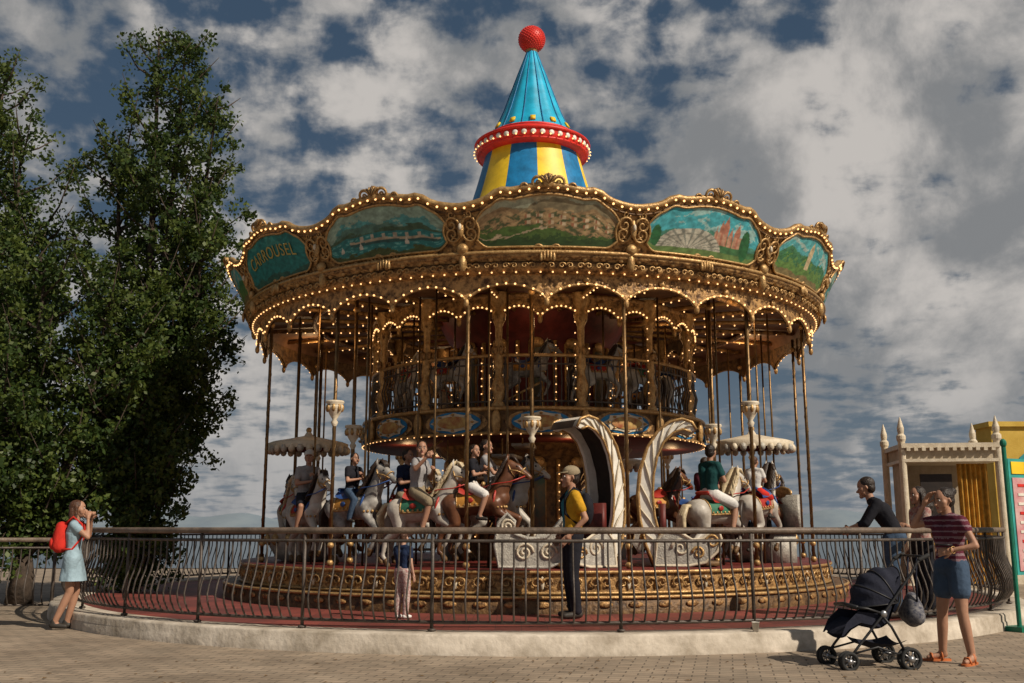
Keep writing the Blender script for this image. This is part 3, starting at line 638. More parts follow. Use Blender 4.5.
bs.inputs['Roughness'].default_value=.65; nt.links.new(m2.outputs['Result'],bs.inputs['Base Color'])
KERB=M('kerb_paint',(.30,.25,.19),.85,0,col2=(.60,.53,.44),scale=2.6,bump=.6,bscale=14)
mb=MB(); rev(mb,[(0,FL),(7.64,FL)],mf,112); mb.obj('red_floor',None,(CX,CY,0))
mb=MB(); rev(mb,[(7.62,FL-.05),(7.62,FL+.012),(RK-.02,FL+.012),(RK,FL-.01),(RK,.12),(RK+.015,.1),(RK+.02,-.05)],KERB,224); mb.obj('kerb',None,(CX,CY,0))
mb=MB(); RF=7.80; b0=FL+.01
belly=[(0,.10),(.04,.14),(.095,.24),(.11,.34),(.085,.45),(.035,.58),(0,.72),(0,.93)]
nb=388
for i in range(nb):
    a=2*pi*i/nb
    if i%12==6:
        mb.tube([P(a,RF,b0),P(a,RF,b0+1.05)],.02,IRON,8); mb.ell(P(a,RF,b0+.02),(.05,.05,.02),IRON,8,4); continue
    mb.tube([P(a,RF+r,b0+z) for r,z in belly]+[P(a,RF,b0+.95)],.0115,IRON,5,cap=False)
for zz,rt,mt in((1.06,.036,RAILW),(.95,.018,IRON),(.10,.018,IRON)): ring(mb,RF,b0+zz,rt,mt,224)
mb.obj('iron_fence',None,(CX,CY,0))
mb=MB(); A=Vector((-7.0,15.6,0)); B=Vector((-16,14.6,0)); n=72; dirn=(B-A).normalized(); nr=Vector((dirn.y,-dirn.x,0)); nr=nr if nr.y<0 else -nr
for i in range(n+1):
    p=A.lerp(B,i/n)
    if i%12==0: mb.tube([p,p+Vector((0,0,1.15))],.028,IRON,8); continue
    mb.tube([p+nr*r+Vector((0,0,z+.05)) for r,z in belly],.0115,IRON,5,cap=False)
for zz,rt in((1.12,.034),(1.0,.016),(.15,.016)): mb.tube([A+Vector((0,0,zz)),B+Vector((0,0,zz))],rt,RAILW if zz>1.1 else IRON,8)
mb.obj('iron_fence',None)
# ------------------------------------------------------------------ ground
def paving():
    m=bpy.data.materials.new('paving'); m.use_nodes=True; nt=m.node_tree; bs=nt.nodes['Principled BSDF']
    tc=nd(nt,'ShaderNodeTexCoord'); mp=nd(nt,'ShaderNodeMapping'); mp.inputs['Rotation'].default_value=(0,0,rad(12))
    br=nd(nt,'ShaderNodeTexBrick'); br.inputs['Scale'].default_value=1; br.inputs['Brick Width'].default_value=.24; br.inputs['Row Height'].default_value=.12; br.inputs['Mortar Size'].default_value=.007
    br.inputs['Color1'].default_value=(.36,.285,.21,1); br.inputs['Color2'].default_value=(.265,.215,.16,1); br.inputs['Mortar'].default_value=(.12,.095,.07,1)
    n=nd(nt,'ShaderNodeTexNoise'); n.inputs['Scale'].default_value=.9; n.inputs['Detail'].default_value=10; n.inputs['Roughness'].default_value=.7
    r=nd(nt,'ShaderNodeValToRGB'); r.color_ramp.elements[0].position=.33; r.color_ramp.elements[0].color=(.6,.57,.54,1); r.color_ramp.elements[1].position=.66; r.color_ramp.elements[1].color=(1.12,1.1,1.08,1)
    mx=nd(nt,'ShaderNodeMix',data_type='RGBA',blend_type='MULTIPLY'); mx.inputs['Factor'].default_value=1
    bp=nd(nt,'ShaderNodeBump'); bp.inputs['Strength'].default_value=.35; bp.inputs['Distance'].default_value=.01
    L=nt.links.new; L(tc.outputs['Object'],mp.inputs['Vector']); L(mp.outputs[0],br.inputs['Vector']); L(tc.outputs['Object'],n.inputs['Vector']); L(n.outputs['Fac'],r.inputs['Fac']); L(br.outputs['Color'],mx.inputs['A']); L(r.outputs['Color'],mx.inputs['B']); L(mx.outputs['Result'],bs.inputs['Base Color']); L(br.outputs['Fac'],bp.inputs['Height']); bp.invert=True; L(bp.outputs['Normal'],bs.inputs['Normal']); bs.inputs['Roughness'].default_value=.8
    return m
mb=MB(); mb.grid(lambda u,v:(-3000+6000*u,-50+3050*v,0),2,2,paving()); mb.obj('ground')
mb=MB(); mb.grid(lambda u,v:(-3000+6000*u,33+5000*v,.02),2,2,M('sea_water',(.07,.10,.13),.35,0,col2=(.12,.16,.19),scale=.01)); mb.obj('sea')
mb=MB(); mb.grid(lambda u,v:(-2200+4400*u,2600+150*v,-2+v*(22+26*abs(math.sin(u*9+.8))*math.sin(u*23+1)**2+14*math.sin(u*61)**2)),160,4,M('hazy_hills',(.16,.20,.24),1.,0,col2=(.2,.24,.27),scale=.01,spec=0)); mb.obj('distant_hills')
# litter of fallen leaves on the paving
mb=MB(); LL=M('dry_leaf',(.16,.09,.03),.9,0,var=.4,scale=3)
for i in range(170):
    x=random.uniform(-6,7); y=random.uniform(8.3,10.4)
    if (x-CX)**2+(y-CY)**2<8.15**2: continue
    a=random.uniform(0,6.3); l=random.uniform(.015,.035); c,s=math.cos(a)*l,math.sin(a)*l
    mb.add([(x-c,y-s,.006),(x+s*.5,y-c*.5,.012),(x+c,y+s,.007),(x-s*.5,y+c*.5,.013)],[(0,1,2,3)],LL)
mb.obj('fallen_leaves')
# ------------------------------------------------------------------ trees
def leafmat(n,c,c2,sc_): return M(n,c,.5,0,col2=c2,scale=sc_,trans=.38,spec=.35)
BARK=M('bark',(.05,.035,.025),.9,0,var=.5,scale=8,bump=1,bscale=15)
LEAFS=[leafmat('leaves_dark',(.022,.045,.010),(.05,.085,.018),2.),leafmat('leaves_light',(.06,.09,.018),(.115,.15,.03),2.)]
def tree(name,base,leaders,env,nl,lp,seed,leaf=.085,csz=.3,fh=1.6,skip=.14,skiptop=.32,tr=.2):
    r=np.random.default_rng(seed); mb=MB(); base=Vector(base); cl=[]
    fork=base+Vector((0,0,fh)); mb.tube([base,base+Vector((.03,0,fh*.5)),fork],[tr*1.2,tr,tr*.8],BARK,10)
    for (lx,ly,lz) in leaders:
        top=Vector((lx,ly,lz)); mid=fork.lerp(top,.5)+Vector((r.normal(0,.15)+.35*(lx-base.x),r.normal(0,.15),0)); pts=[]
        for i in range(13):
            t=i/12; pts.append(fork*(1-t)**2+mid*2*t*(1-t)+top*t*t)
        mb.tube(pts,[tr*.55*(1-i/13)+.012 for i in range(13)],BARK,7)
        for b in range(nl):
            t=(b+.5)/nl; t=min(1,max(0,t+r.normal(0,.03))); i=min(11,max(0,int(t*12))); p=pts[i].lerp(pts[i+1],min(1,max(0,t*12-i)))
            az=b*2.4+r.normal(0,.5); w=env(p.z)*(.45+.65*r.random()); d=Vector((math.cos(az),math.sin(az),0))
            q1=p+d*w*.5+Vector((0,0,w*.3)); q2=p+d*w+Vector((0,0,w*(.7+.5*r.random())))
            mb.tube([p,q1,q2],[.03,.018,.005],BARK,5)
            m=max(3,int(w/.17)); sk=float(np.interp(p.z,[4,9],[skip,skiptop]))
            for c in range(m):
                s=.2+.85*c/m; 
                if r.random()<sk: continue
                pc=p*(1-s)**2+q1*2*s*(1-s)+q2*s*s if s<1 else q2
                cl.append((pc+Vector(tuple(r.normal(0,.11,3))),csz*(1.05-.45*s)*(.6+.7*r.random())))
                if r.random()<.35: cl.append((pc+Vector((r.normal(0,.28),r.normal(0,.3),r.normal(0,.15)-.1)),csz*.65))
        cl.append((top,.2)); cl.append((top-Vector((0,0,.3)),.26))
    C=np.array([tuple(c[0]) for c in cl]); Z=np.array([c[1] for c in cl]); idx=np.repeat(np.arange(len(C)),lp); n=len(idx)
    dv=r.normal(0,1,(n,3)); dv/=np.linalg.norm(dv,axis=1)[:,None]; rr=r.random(n)**.5
    pos=C[idx]+dv*(rr*Z[idx])[:,None]*np.array([1.1,1.1,1.05]); pos[:,2]=np.maximum(pos[:,2],.1)
    a=r.normal(0,1,(n,3)); a/=np.linalg.norm(a,axis=1)[:,None]; b=np.cross(a,r.normal(0,1,(n,3))); b/=np.linalg.norm(b,axis=1)[:,None]
    L=(leaf*(.6+.7*r.random(n)))[:,None]; v=np.stack([pos-a*L*.6,pos+b*L*.38,pos+a*L*.6,pos-b*L*.38],1).reshape(-1,3)
    tm=mb.mesh(name+'_wood'); to=bpy.data.objects.new('trunk_and_limbs',tm)
    me=bpy.data.meshes.new(name+'_leaves'); me.vertices.add(4*n); me.vertices.foreach_set('co',v.astype(np.float32).ravel()); me.loops.add(4*n); me.loops.foreach_set('vertex_index',np.arange(4*n,dtype=np.int32)); me.polygons.add(n); me.polygons.foreach_set('loop_start',np.arange(0,4*n,4,dtype=np.int32)); 
    me.materials.append(LEAFS[0]); me.materials.append(LEAFS[1]); cm=(r.random(len(C))<.5).astype(np.int32); pm_=cm[idx]; fl=r.random(n)<.2; pm_=np.where(fl,1-pm_,pm_)
    me.polygons.foreach_set('material_index',pm_.astype(np.int32)); me.update(calc_edges=True); me.validate()
    lo=bpy.data.objects.new('foliage',me); e=empty(name)
    for o in(to,lo): sc.collection.objects.link(o); o.parent=e
def env1(z): return float(np.interp(z,[0,1.5,4,7,9,11,12.5],[1.2,1.35,1.35,1.2,1.05,.75,.25]))
tree('poplar_tree',(-7.3,19.6,0),[(-7.5,19.6,11.6),(-6.85,19.4,11.2),(-6.2,19.6,9.9),(-8.25,19.8,9.3),(-6.25,19.3,7.0)],env1,44,48,3)
tree('poplar_tree',(-10.8,20.0,0),[(-10.9,20,10.9),(-10.3,19.8,9.4),(-11.7,20.2,11.2),(-9.6,19.7,7.4)],env1,40,48,5)
tree('poplar_tree',(-8.6,17.9,0),[(-8.6,17.8,6.0),(-7.5,18.0,5.4),(-9.8,18,6.8),(-6.8,18.3,4.4)],lambda z:1.3*min(1,(7.6-z)/2.5) if z<7.5 else .2,26,48,9,fh=.8)
tree('shrub',(-6.7,17.9,0),[(-6.2,17.9,2.5),(-7.2,17.8,2.6),(-6.6,18.3,3.2)],lambda z:.75,20,46,11,fh=.3,tr=.07)
tree('shrub',(-9.2,17.0,0),[(-8.6,17.1,2.1),(-9.5,17.0,2.6),(-10.3,17.2,2.4)],lambda z:.9,22,46,12,fh=.3,tr=.07)
# ------------------------------------------------------------------ ticket booth
mb=MB(); bx,by=8.75,20.5
STUC=M('booth_stucco',(.36,.29,.2),.8,0,col2=(.5,.42,.31),scale=4,bump=.3); CURT=M('yellow_curtain',(.5,.27,.04),.8,0,var=.35,scale=6)
mb.box((0,.0,2.75),(1.7,1.6,.22),STUC); mb.box((0,0,2.90),(1.85,1.75,.09),CREAM); mb.box((0,0,2.61),(1.8,1.7,.06),CREAM)
for i in range(12): mb.box((-.8+i*.145,-.87,2.83),(.07,.06,.07),CREAM)
mb.box((0,.5,1.3),(1.6,.06,2.6),STUC); mb.box((-.78,0,1.3),(.06,1.0,2.6),STUC); mb.box((-.35,-.7,.5),(.8,.1,1.0),STUC); mb.box((-.35,-.74,1.03),(.9,.25,.06),CREAM)
mb.grid(lambda u,v:(.15+.58*u,-.62+.04*math.sin(u*40),.2+2.35*v),48,2,CURT)
mb.box((-.25,-.6,1.9),(.6,.04,.9),DARK)
for x,y in((-.9,-.78),(.9,-.78),(-.9,.7),(.9,.7)):
    mb.lathe([(.10,0),(.10,.2),(.075,.24),(.07,2.98),(.09,3.03),(.09,3.10),(.055,3.14),(.065,3.2),(.067,3.26),(.035,3.38),(.008,3.48)],CREAM,16,(x,y,0))
mb.obj('ticket_booth',None,(bx,by,0),rad(-8),smooth=False)
e=empty('yellow_building',(14.35,24.0,0)); YW=M('yellow_wall',(.5,.32,.045),.8,0,col2=(.62,.42,.08),scale=2,bump=.3)
mb=MB(); mb.box((0,.4,1.85),(5.6,.8,3.7),YW); mb.obj('walls',e,smooth=False)
mb=MB(); mb.box((0,.4,3.76),(5.75,.95,.12),YW); mb.box((0,-.03,.2),(5.6,.06,.4),CREAM); mb.obj('cornice',e,smooth=False)
mb=MB()
mb.box((1.4,-.03,1.1),(1.0,.06,2.2),M('door_green',(.02,.12,.08),.5)); mb.box((1.4,-.05,2.25),(1.15,.08,.1),CREAM); mb.obj('door',e,smooth=False)
mb=MB(); mu=[M('mural_teal',(.02,.25,.28),.7),M('mural_red',(.4,.05,.04),.7),M('mural_dark',(.05,.04,.05),.7)]
for x,z,a,b,m,y in((-1.9,2.4,.45,.7,0,-.012),(-1.3,2.0,.5,.4,1,-.02),(-1.6,3.1,.4,.25,2,-.03),(.2,2.6,.5,.8,0,-.02),(-2.3,1.7,.3,.4,2,-.024)):
    mb.ell((x,y,z),(a,.012,b),mu[m],20,10)
mb.obj('mural',e)
GREENP=M('green_paint',(.01,.16,.10),.45); PINK=M('poster_pink',(.5,.2,.22),.7,0,col2=(.6,.4,.38),scale=6); TEAL=M('poster_teal',(.03,.3,.28),.7)
mb=MB(); 
for x in(0,.75): mb.tube([(x,0,0),(x,0,2.35)],.03,GREENP,10); mb.ell((x,0,2.4),(.045,.045,.06),GREENP,10,8); mb.box((x,0,.03),(.3,.3,.06),GREENP)
mb.box((.375,0,1.45),(.69,.04,1.5),TEAL); mb.box((.375,-.026,1.35),(.6,.012,1.2),PINK); mb.box((.375,-.027,2.08),(.6,.012,.16),YEL)
for i in range(9): mb.box((.36-.05*(i%3),-.036,1.85-i*.12),(.4-.08*(i%3),.008,.035),WHITE if i%3 else REDP)
mb.obj('information_sign',None,(6.5,13.2,0),rad(25),smooth=False)
mb=MB(); mb.tube([(0,0,0),(0,0,2.05)],.035,YEL,10); mb.ell((0,0,2.08),.05,YEL); mb.lathe([(.16,0),(.16,.05),(.06,.1)],YEL,14)
mb.obj('yellow_post',None,(6.66,12.9,0))
mb=MB(); mb.lathe([(.0,0),(.03,0),(.042,.1),(.044,.1),(.038,.095),(.028,.01)],WHITE,14); mb.obj('paper_cup',None,(2.6,11.0,FL+.012))
# ------------------------------------------------------------------ stroller
mb=MB(); NAVY=cloth('navy_fabric',(.02,.022,.035)); 
def wheel(x,y,r):
    mb.tube([(x+r*math.cos(a*pi/12),y,r+.0+r*math.sin(a*pi/12)) for a in range(24)],.018,RUBBER,8,closed=True)
    mb.tube([(x,y-.02,r),(x,y+.02,r)],r*.35,ALU,12)
    for a in range(5): t=a*2*pi/5; mb.tube([(x,y,r),(x+r*math.cos(t),y,r+r*math.sin(t))],.008,ALU,5)
for y in(-.26,-.2,.2,.26): wheel(-.40,y,.075)
for y in(-.28,.28): wheel(.2,y,.09)
for y in(-.21,.21): wheel(.2,y,.09)
for y in(-.23,.23):
    mb.tube([(-.40,y,.08),(-.3,y,.2),(-.02,y,.50),(.28,y,.86),(.36,y,.98),(.44,y,1.03)],.013,BLACK,8); mb.tube([(.2,y,.1),(.05,y,.38),(-.05,y,.5)],.013,BLACK,8); mb.tube([(.2,y,.1),(-.1,y,.2),(-.36,y,.14)],.01,BLACK,8)
    mb.ell((-.02,y,.5),(.035,.025,.035),ALU); mb.tube([(-.02,y,.5),(-.18,y,.55),(-.28,y,.56)],.012,BLACK,6)
    mb.cap((.38,y,1.0),(.47,y,1.04),.02,.02,RUBBER)
mb.tube([(.44,-.23,1.03),(.44,.23,1.03)],.012,BLACK,8); mb.tube([(.2,-.28,.09),(.2,.28,.09)],.01,ALU,8); mb.tube([(-.4,-.26,.075),(-.4,.26,.075)],.01,ALU,8)
mb.tube([(-.28,-.23,.56),(-.3,0,.58),(-.28,.23,.56)],.02,BLACK,8)
st=[(-.42,.30),(-.36,.36),(-.24,.42),(-.05,.38),(.02,.42),(.10,.6),(.18,.82)]
for o in(0,.035): mb.grid(lambda u,v:(st[int(round(u*6))][0]+o*.6,-.2+.4*v,st[int(round(u*6))][1]-o+.03*(2*v-1)**2),6,6,NAVY)
for s in(-1,1): mb.grid(lambda u,v:(st[int(round(u*6))][0]*(1)-.02*v,.2*s,st[int(round(u*6))][1]+.12*v*math.sin(pi*u)),6,2,NAVY)
def hood(u,v,ex=0):
    a=rad(-8+112*u); b=pi*v; r=.34+ex+.012*math.cos(u*4*2*pi); sb=math.sin(b)**.6; return (.14-r*math.cos(a)*sb*1.05,.215*math.cos(b),.60+r*math.sin(a)*sb*.95)
mb.grid(hood,24,16,NAVY); mb.grid(lambda u,v:hood(u,v,-.01),24,16,BLACK)
for u in(0,.33,.66,1): mb.tube([hood(u,i/16,.004) for i in range(17)],.007,BLACK,6)
mb.grid(lambda u,v:(-.2+.42*u,-.2+.4*v,.17+.05*(2*v-1)**2+.04*(2*u-1)**2),8,8,NAVY)
vs,fs=remesh([((.40,0,.62),(.40,0,.48),.07,.10),((.38,.06,.48),(.38,-.1,.46),.09,.09)],[((.40,0,.5),(.1,.14,.15))],.02,3)
PLAID=M('bag_pattern',(.03,.035,.06),.9,0,col2=(.22,.21,.21),scale=28); mb.add(vs,fs,PLAID)
for y in(-.1,.1): mb.tube([(.40,y,.6),(.42,y*.8,.85),(.44,y*.8,1.03)],.01,NAVY,6)
mb.obj('baby_stroller',None,(3.5,9.95,0),rad(8))
# ------------------------------------------------------------------ people placement
LBLUE=cloth('light_denim',(.26,.36,.42)); DEN=cloth('denim',(.05,.08,.13)); WHT=cloth('white_cotton',(.6,.58,.55)); GRY=cloth('grey_cotton',(.28,.27,.27)); BLK=cloth('black_cotton',(.015,.015,.02)); YLW=cloth('ochre_cotton',(.5,.27,.02)); TEALC=cloth('teal_cotton',(.012,.06,.06)); REDC=cloth('red_nylon',(.5,.03,.02)); KHAKI=cloth('khaki',(.25,.2,.13)); ORA=M('orange_sandal',(.5,.14,.04),.6); SHO=M('shoe_dark',(.03,.025,.02),.6); MARC=cloth('maroon_knit',(.10,.02,.035)); MAR2=cloth('pink_grey_stripe',(.22,.14,.16)); NAVC=cloth('navy_cotton',(.015,.025,.06)); TBL=cloth('blue_teal_cotton',(.03,.16,.2))
def bp_red(mb,j,T):
    vs,fs=remesh([((-.17,.06,1.38),(-.18,.07,1.12),.08,.095),((-.17,-.06,1.38),(-.18,-.07,1.12),.08,.095)],[((-.19,0,1.24),(.09,.15,.19))],.018,3); mb.add(vs,fs,REDC)
    mb.ell((-.27,0,1.16),(.05,.11,.09),REDC)
    for s in(-1,1): mb.tube([(-.12,.09*s,1.42),(-.02,.1*s,1.52),(.1,.11*s,1.42),(.12,.12*s,1.25),(.0,.14*s,1.08),(-.14,.12*s,1.08)],.016,REDC,6)
person('woman_with_backpack',(-5.8,13.45,0),rad(15),1.66,dict(kl=(.06,.09,.5),al=(-.03,.10,.085),tl=(.12,.13,.035),kr=(.0,-.06,.5),ar=(-.16,-.06,.1),tr=(-.02,-.07,.04),er=(.2,-.2,1.24),wr=(.17,-.08,1.5),el=(.16,.22,1.26),wl=(.2,.07,1.5)),skin=SKIN,hair=HAIRB,hs='long',top=LBLUE,bot=LBLUE,skirt=.36,shoe=SHO,fem=True,sleeve=.35,leg=.4,grip=(1,1),extra=bp_red,hp=-4)
def manfn(c): return BLK if (c.x<-.07 and abs(c.y)<.14 and c.z>1.05) else (YLW if c.x<.04 or c.y>.05 else TBL)
def strap(mb,j,T):
    for s in(-1,1): mb.tube([(-.1,.1*s,1.42),(.0,.11*s,1.5),(.11,.11*s,1.38),(.11,.12*s,1.2),(-.02,.15*s,1.08)],.018,BLK,6)
    vs,fs=remesh([],[((-.17,0,1.25),(.09,.14,.2))],.018,2); mb.add(vs,fs,BLK)
person('man_in_cap',(.76,12.75,FL),rad(190),1.86,dict(er=(-.1,-.24,1.14),wr=(.08,-.2,.95),el=(-.1,.24,1.14),wl=(.08,.2,.95),kl=(.03,.1,.5),tr=(.12,-.16,.035)),skin=SKIN,hair=HAIRD,top=YLW,topfn=manfn,bot=BLK,shoe=SHO,leg=2,sleeve=.6,capmat=KHAKI,hy=5,extra=strap)
STR=cloth('striped_cotton',(.55,.5,.45),(.3,.1,.1),30)
person('child',(-1.36,12.7,FL),rad(60),1.05,dict(el=(.05,.2,1.2),wl=(.2,.15,1.1)),skin=SKIN2,hair=HAIRB,hs='short',top=NAVC,bot=STR,shoe=WHT,leg=2,hy=10)
def stripe(c): return MARC if math.sin(c.z*110)>-.4 else MAR2
def ph(mb,j,T):
    mb.box((j['wl'].x+.05,j['wl'].y-.05,j['wl'].z+.05),(.08,.15,.012),BLACK)
    mb.tube([(j['wl'].x*1.0+.034*math.cos(a),j['wl'].y+.02,j['wl'].z+.034*math.sin(a)) for a in np.linspace(0,2*pi,12,endpoint=False)],.006,GOLD2,5,closed=True)
person('woman_in_striped_top',(4.37,10.15,0),rad(205),1.70,dict(kl=(.03,.12,.5),al=(-.02,.15,.085),tl=(.13,.2,.035),kr=(.03,-.13,.5),ar=(.0,-.19,.085),tr=(.13,-.26,.035),
   el=(.02,.34,1.16),wl=(.2,.20,1.12),er=(.2,-.27,1.36),wr=(.16,-.14,1.58),Hd=(.03,0,1.62)),skin=SKIN,hair=HAIRD,hs='bun',top=MARC,topfn=stripe,bot=DEN,shoe=ORA,fem=True,sleeve=.35,leg=.5,grip=(1,0),hy=-10,hp=8,extra=ph,sandal=True)
person('man_in_black',(4.75,12.7,FL),rad(165),1.80,dict(P=(-.05,0,.95),W=(0,0,1.1),C=(.1,0,1.27),N=(.2,0,1.42),Hd=(.26,0,1.56),sl=(.15,.18,1.36),sr=(.15,-.18,1.36),el=(.3,.24,1.12),wl=(.48,.12,1.06),er=(.3,-.24,1.12),wr=(.48,-.1,1.06)),skin=SKIN,hair=HAIRD,top=BLK,bot=DEN,shoe=SHO,leg=2,sleeve=1.3,hy=-5,hp=12,grip=(1,1))
person('woman_in_floral_dress',(5.25,13.0,FL),rad(190),1.62,dict(el=(.1,.23,1.15),wl=(.25,.12,1.2)),skin=SKIN,hair=HAIRD,hs='long',top=cloth('floral',(.25,.06,.06),(.4,.35,.3),18),bot=BLK,shoe=SHO,leg=2,fem=True)
person('boy',(5.6,13.6,FL),rad(180),1.45,skin=SKIN,hair=HAIRD,hs='short',top=YLW,bot=DEN,shoe=SHO,leg=.8)
person('man_at_railing',(-3.3,25.0,FL),rad(60),1.75,skin=SKIN,hair=HAIRD,top=GRY,bot=DEN,shoe=SHO,leg=2)
def rider(h,name,dz=.2,H=1.72,**kw):
    p,y=h; f=Vector((math.cos(y),math.sin(y),0)); person(name,p+Vector((0,0,dz))-f*.08,y,H*.93,base=RIDE,grip=(1,1),shoe=kw.pop('shoe',SHO),**kw)
rider(H1,'rider_in_white_cap',top=GRY,bot=BLK,leg=.8,capmat=WHT,hy=-35,skin=SKIN)
rider(H2,'child_rider',H=1.35,top=BLK,bot=DEN,leg=2,hy=-10)
rider(H3,'rider_in_grey_shirt',top=GRY,bot=KHAKI,leg=.95,hy=-60,skin=SKIN,J=dict(er=(.1,-.3,.42),wr=(.3,-.3,.6)))
rider(H4,'girl_rider',H=1.4,top=BLK,bot=WHT,leg=.9,hs='tail',fem=True,hair=HAIRD,hy=-30)
rider(H5,'woman_rider',top=GRY,bot=BLK,leg=.8,hs='tail',fem=True,hair=HAIRD,H=1.65,hy=-20,J=dict(C=(-.06,0,.42),N=(-.08,0,.6),Hd=(-.07,0,.76),sl=(-.08,.17,.54),sr=(-.08,-.17,.54)))
rider(H6,'rider_in_teal_shirt',top=TEALC,bot=WHT,leg=.9,hair=HAIRD,H=1.74,hy=25)
rider(H7,'child_rider',H=1.25,top=WHT,bot=REDC,leg=.9,hair=HAIRB,hs='tail')
rider(H8,'man_rider',H=1.7,top=NAVC,bot=KHAKI,leg=.9,hair=HAIRD)
rider(H9,'man_rider',H=1.6,top=MARC,bot=DEN,leg=2,hair=HAIRD)
SEAT=dict(RIDE); SEAT.update(kl=(.4,.12,.08),al=(.42,.12,-.34),tl=(.56,.13,-.38),kr=(.4,-.12,.08),ar=(.42,-.12,-.34),tr=(.56,-.13,-.38),wl=(.38,.1,.2),wr=(.38,-.1,.2))
pp=Vector(P(rad(60),4.4,DK+.55))+Vector((CX,CY,0)); person('seated_woman',pp,rad(200),1.62,base=SEAT,top=BLK,bot=DEN,leg=2,hair=HAIRB,hs='long',fem=True,shoe=SHO)
mb=MB(); mb.box((0,0,.0),(.5,.9,.08),MAROON); mb.box((.0,0,-.27),(.4,.8,.5),GREYM); mb.box((-.24,0,.3),(.06,.9,.55),GREYM); mb.ell((-.24,0,.6),(.04,.3,.12),GOLD2); mb.obj('carousel_bench',None,pp-Vector((0,0,.05)),rad(200))
# ------------------------------------------------------------------ light
AZ=128; EL=40
sx,sy=math.sin(rad(AZ)),math.cos(rad(AZ))
sd=Vector((sx*math.cos(rad(EL)),sy*math.cos(rad(EL)),math.sin(rad(EL))))
li=bpy.data.lights.new('sun','SUN'); li.energy=4.7; li.angle=rad(.5); li.color=(1,.89,.74); lo=bpy.data.objects.new('sun',li); sc.collection.objects.link(lo); lo.rotation_euler=(-sd).to_track_quat('-Z','Y').to_euler(); lo.location=(20,-10,30)
w=bpy.data.worlds.new('World'); sc.world=w; w.use_nodes=True; nt=w.node_tree; L=nt.links.new; bg=nt.nodes['Background']; bg.inputs['Strength'].default_value=.1
sky=nd(nt,'ShaderNodeTexSky',sky_type='NISHITA'); sky.sun_disc=False; sky.sun_elevation=rad(EL); sky.sun_rotation=rad(AZ)
tc=nd(nt,'ShaderNodeTexCoord'); sp=nd(nt,'ShaderNodeSeparateXYZ'); L(tc.outputs['Generated'],sp.inputs[0])
def mth(op,a,b=None,c=None):
    n=nd(nt,'ShaderNodeMath',operation=op)
    for i,x in enumerate((a,b,c)):
        if x is None: continue
        if isinstance(x,(int,float)): n.inputs[i].default_value=x
        else: L(x,n.inputs[i])
    return n.outputs[0]
def mr(x,a,b,c,d,t='SMOOTHSTEP'):
    n=nd(nt,'ShaderNodeMapRange'); n.interpolation_type=t; L(x,n.inputs[0])
    for i,v in enumerate((a,b,c,d)): n.inputs[i+1].default_value=v
    return n.outputs[0]
den=mth('ADD',mth('MAXIMUM',sp.outputs[2],0.0),.16)
cx=mth('DIVIDE',sp.outputs[0],den); cy=mth('DIVIDE',sp.outputs[1],den)
cb=nd(nt,'ShaderNodeCombineXYZ'); L(cx,cb.inputs[0]); L(cy,cb.inputs[1])
def noise(vec,s,d,r,dist=0):
    n=nd(nt,'ShaderNodeTexNoise'); n.inputs['Scale'].default_value=s; n.inputs['Detail'].default_value=d; n.inputs['Roughness'].default_value=r; n.inputs['Distortion'].default_value=dist; L(vec,n.inputs['Vector']); return n.outputs['Fac']
big=noise(cb.outputs[0],1.15,6,.5); fine=noise(cb.outputs[0],6.2,9,.54,.15); dn=noise(tc.outputs['Generated'],19,9,.56,.2)
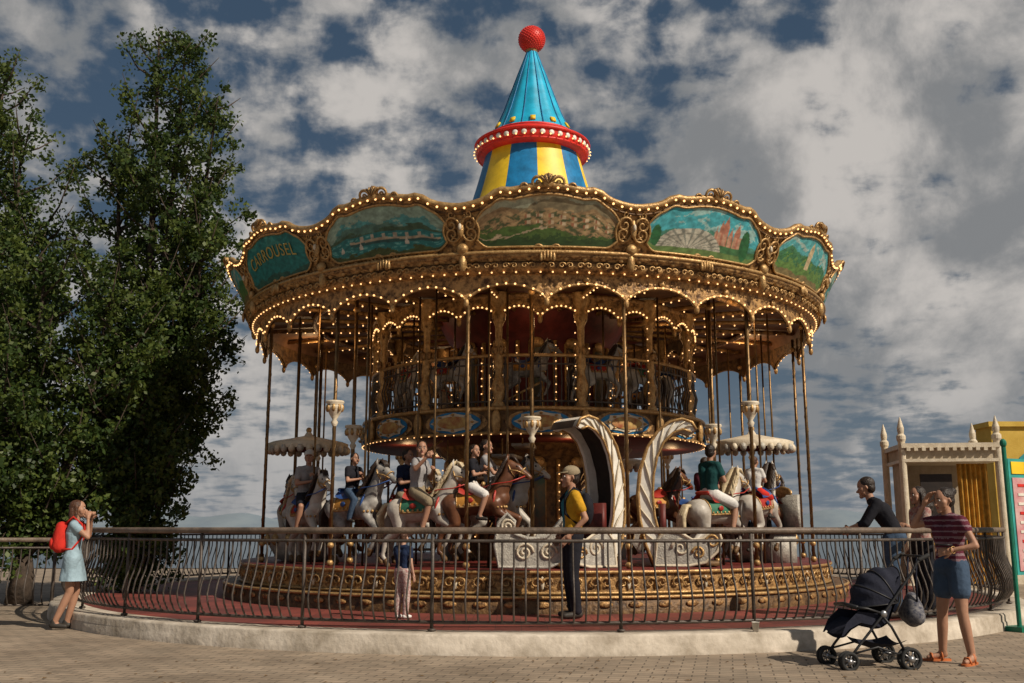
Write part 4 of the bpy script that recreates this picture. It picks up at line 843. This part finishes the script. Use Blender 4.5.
def spot(px,py,a,b):
    u=(px-512)/995.6; v=(341.5-py)/995.6; d=Vector((u,.983-v*.184,.184+v*.983)).normalized()
    n=nd(nt,'ShaderNodeVectorMath',operation='DOT_PRODUCT'); nz=nd(nt,'ShaderNodeVectorMath',operation='NORMALIZE'); L(tc.outputs['Generated'],nz.inputs[0]); L(nz.outputs[0],n.inputs[0]); n.inputs[1].default_value=d; return mr(n.outputs['Value'],math.cos(rad(a)),math.cos(rad(b)),0,1)
s1=spot(920,190,13,3); s2=spot(770,170,8,2); s3=spot(1000,40,9,3); s4=spot(1010,300,9,3); s5=spot(230,440,9,2); s6=spot(390,130,14,4)
sb_=mth('MINIMUM',mth('ADD',mth('ADD',s1,s2),mth('ADD',mth('ADD',s3,mth('MULTIPLY',s6,.28)),mth('ADD',s4,mth('MULTIPLY',s5,.6)))),1.)
bias=mth('MULTIPLY',sb_,.13)
dens=mth('ADD',mth('ADD',mth('MULTIPLY',fine,.46),mth('MULTIPLY',big,.10)),mth('ADD',mth('MULTIPLY',dn,.44),bias))
mask=mr(dens,.45,.575,0,1)
core=mr(dens,.50,.62,0,1)
shade=mr(noise(tc.outputs['Generated'],6,8,.6,.2),.38,.60,0,1)
hz_=mr(sp.outputs[2],0,.22,1,0)
def mixc(f,a,b):
    n=nd(nt,'ShaderNodeMix',data_type='RGBA'); 
    if isinstance(f,float): n.inputs[0].default_value=f
    else: L(f,n.inputs[0])
    for i,x in((6,a),(7,b)):
        if isinstance(x,tuple): n.inputs[i].default_value=(*x,1)
        else: L(x,n.inputs[i])
    return n.outputs[2]
skyd=nd(nt,'ShaderNodeMix',data_type='RGBA',blend_type='MULTIPLY'); skyd.inputs[0].default_value=1; L(sky.outputs[0],skyd.inputs[6]); skyd.inputs[7].default_value=(.38,.36,.34,1)
blue=mixc(.55,skyd.outputs[2],(.45,.85,1.4)); blue=mixc(mth('MULTIPLY',hz_,.7),blue,(1.7,2.1,2.6))
cl=mixc(shade,(2.3,2.35,2.4),(5.7,5.35,5.0)); cl=mixc(core,mixc(.55,cl,(2.3,2.4,2.5)),cl); cl=mixc(mth('MULTIPLY',hz_,.5),cl,(2.5,2.65,2.85))
fin=mixc(mth('MULTIPLY',mask,.93),blue,cl); L(fin,bg.inputs['Color'])
sc.view_settings.view_transform='Standard'; sc.view_settings.look='None'; sc.view_settings.exposure=0
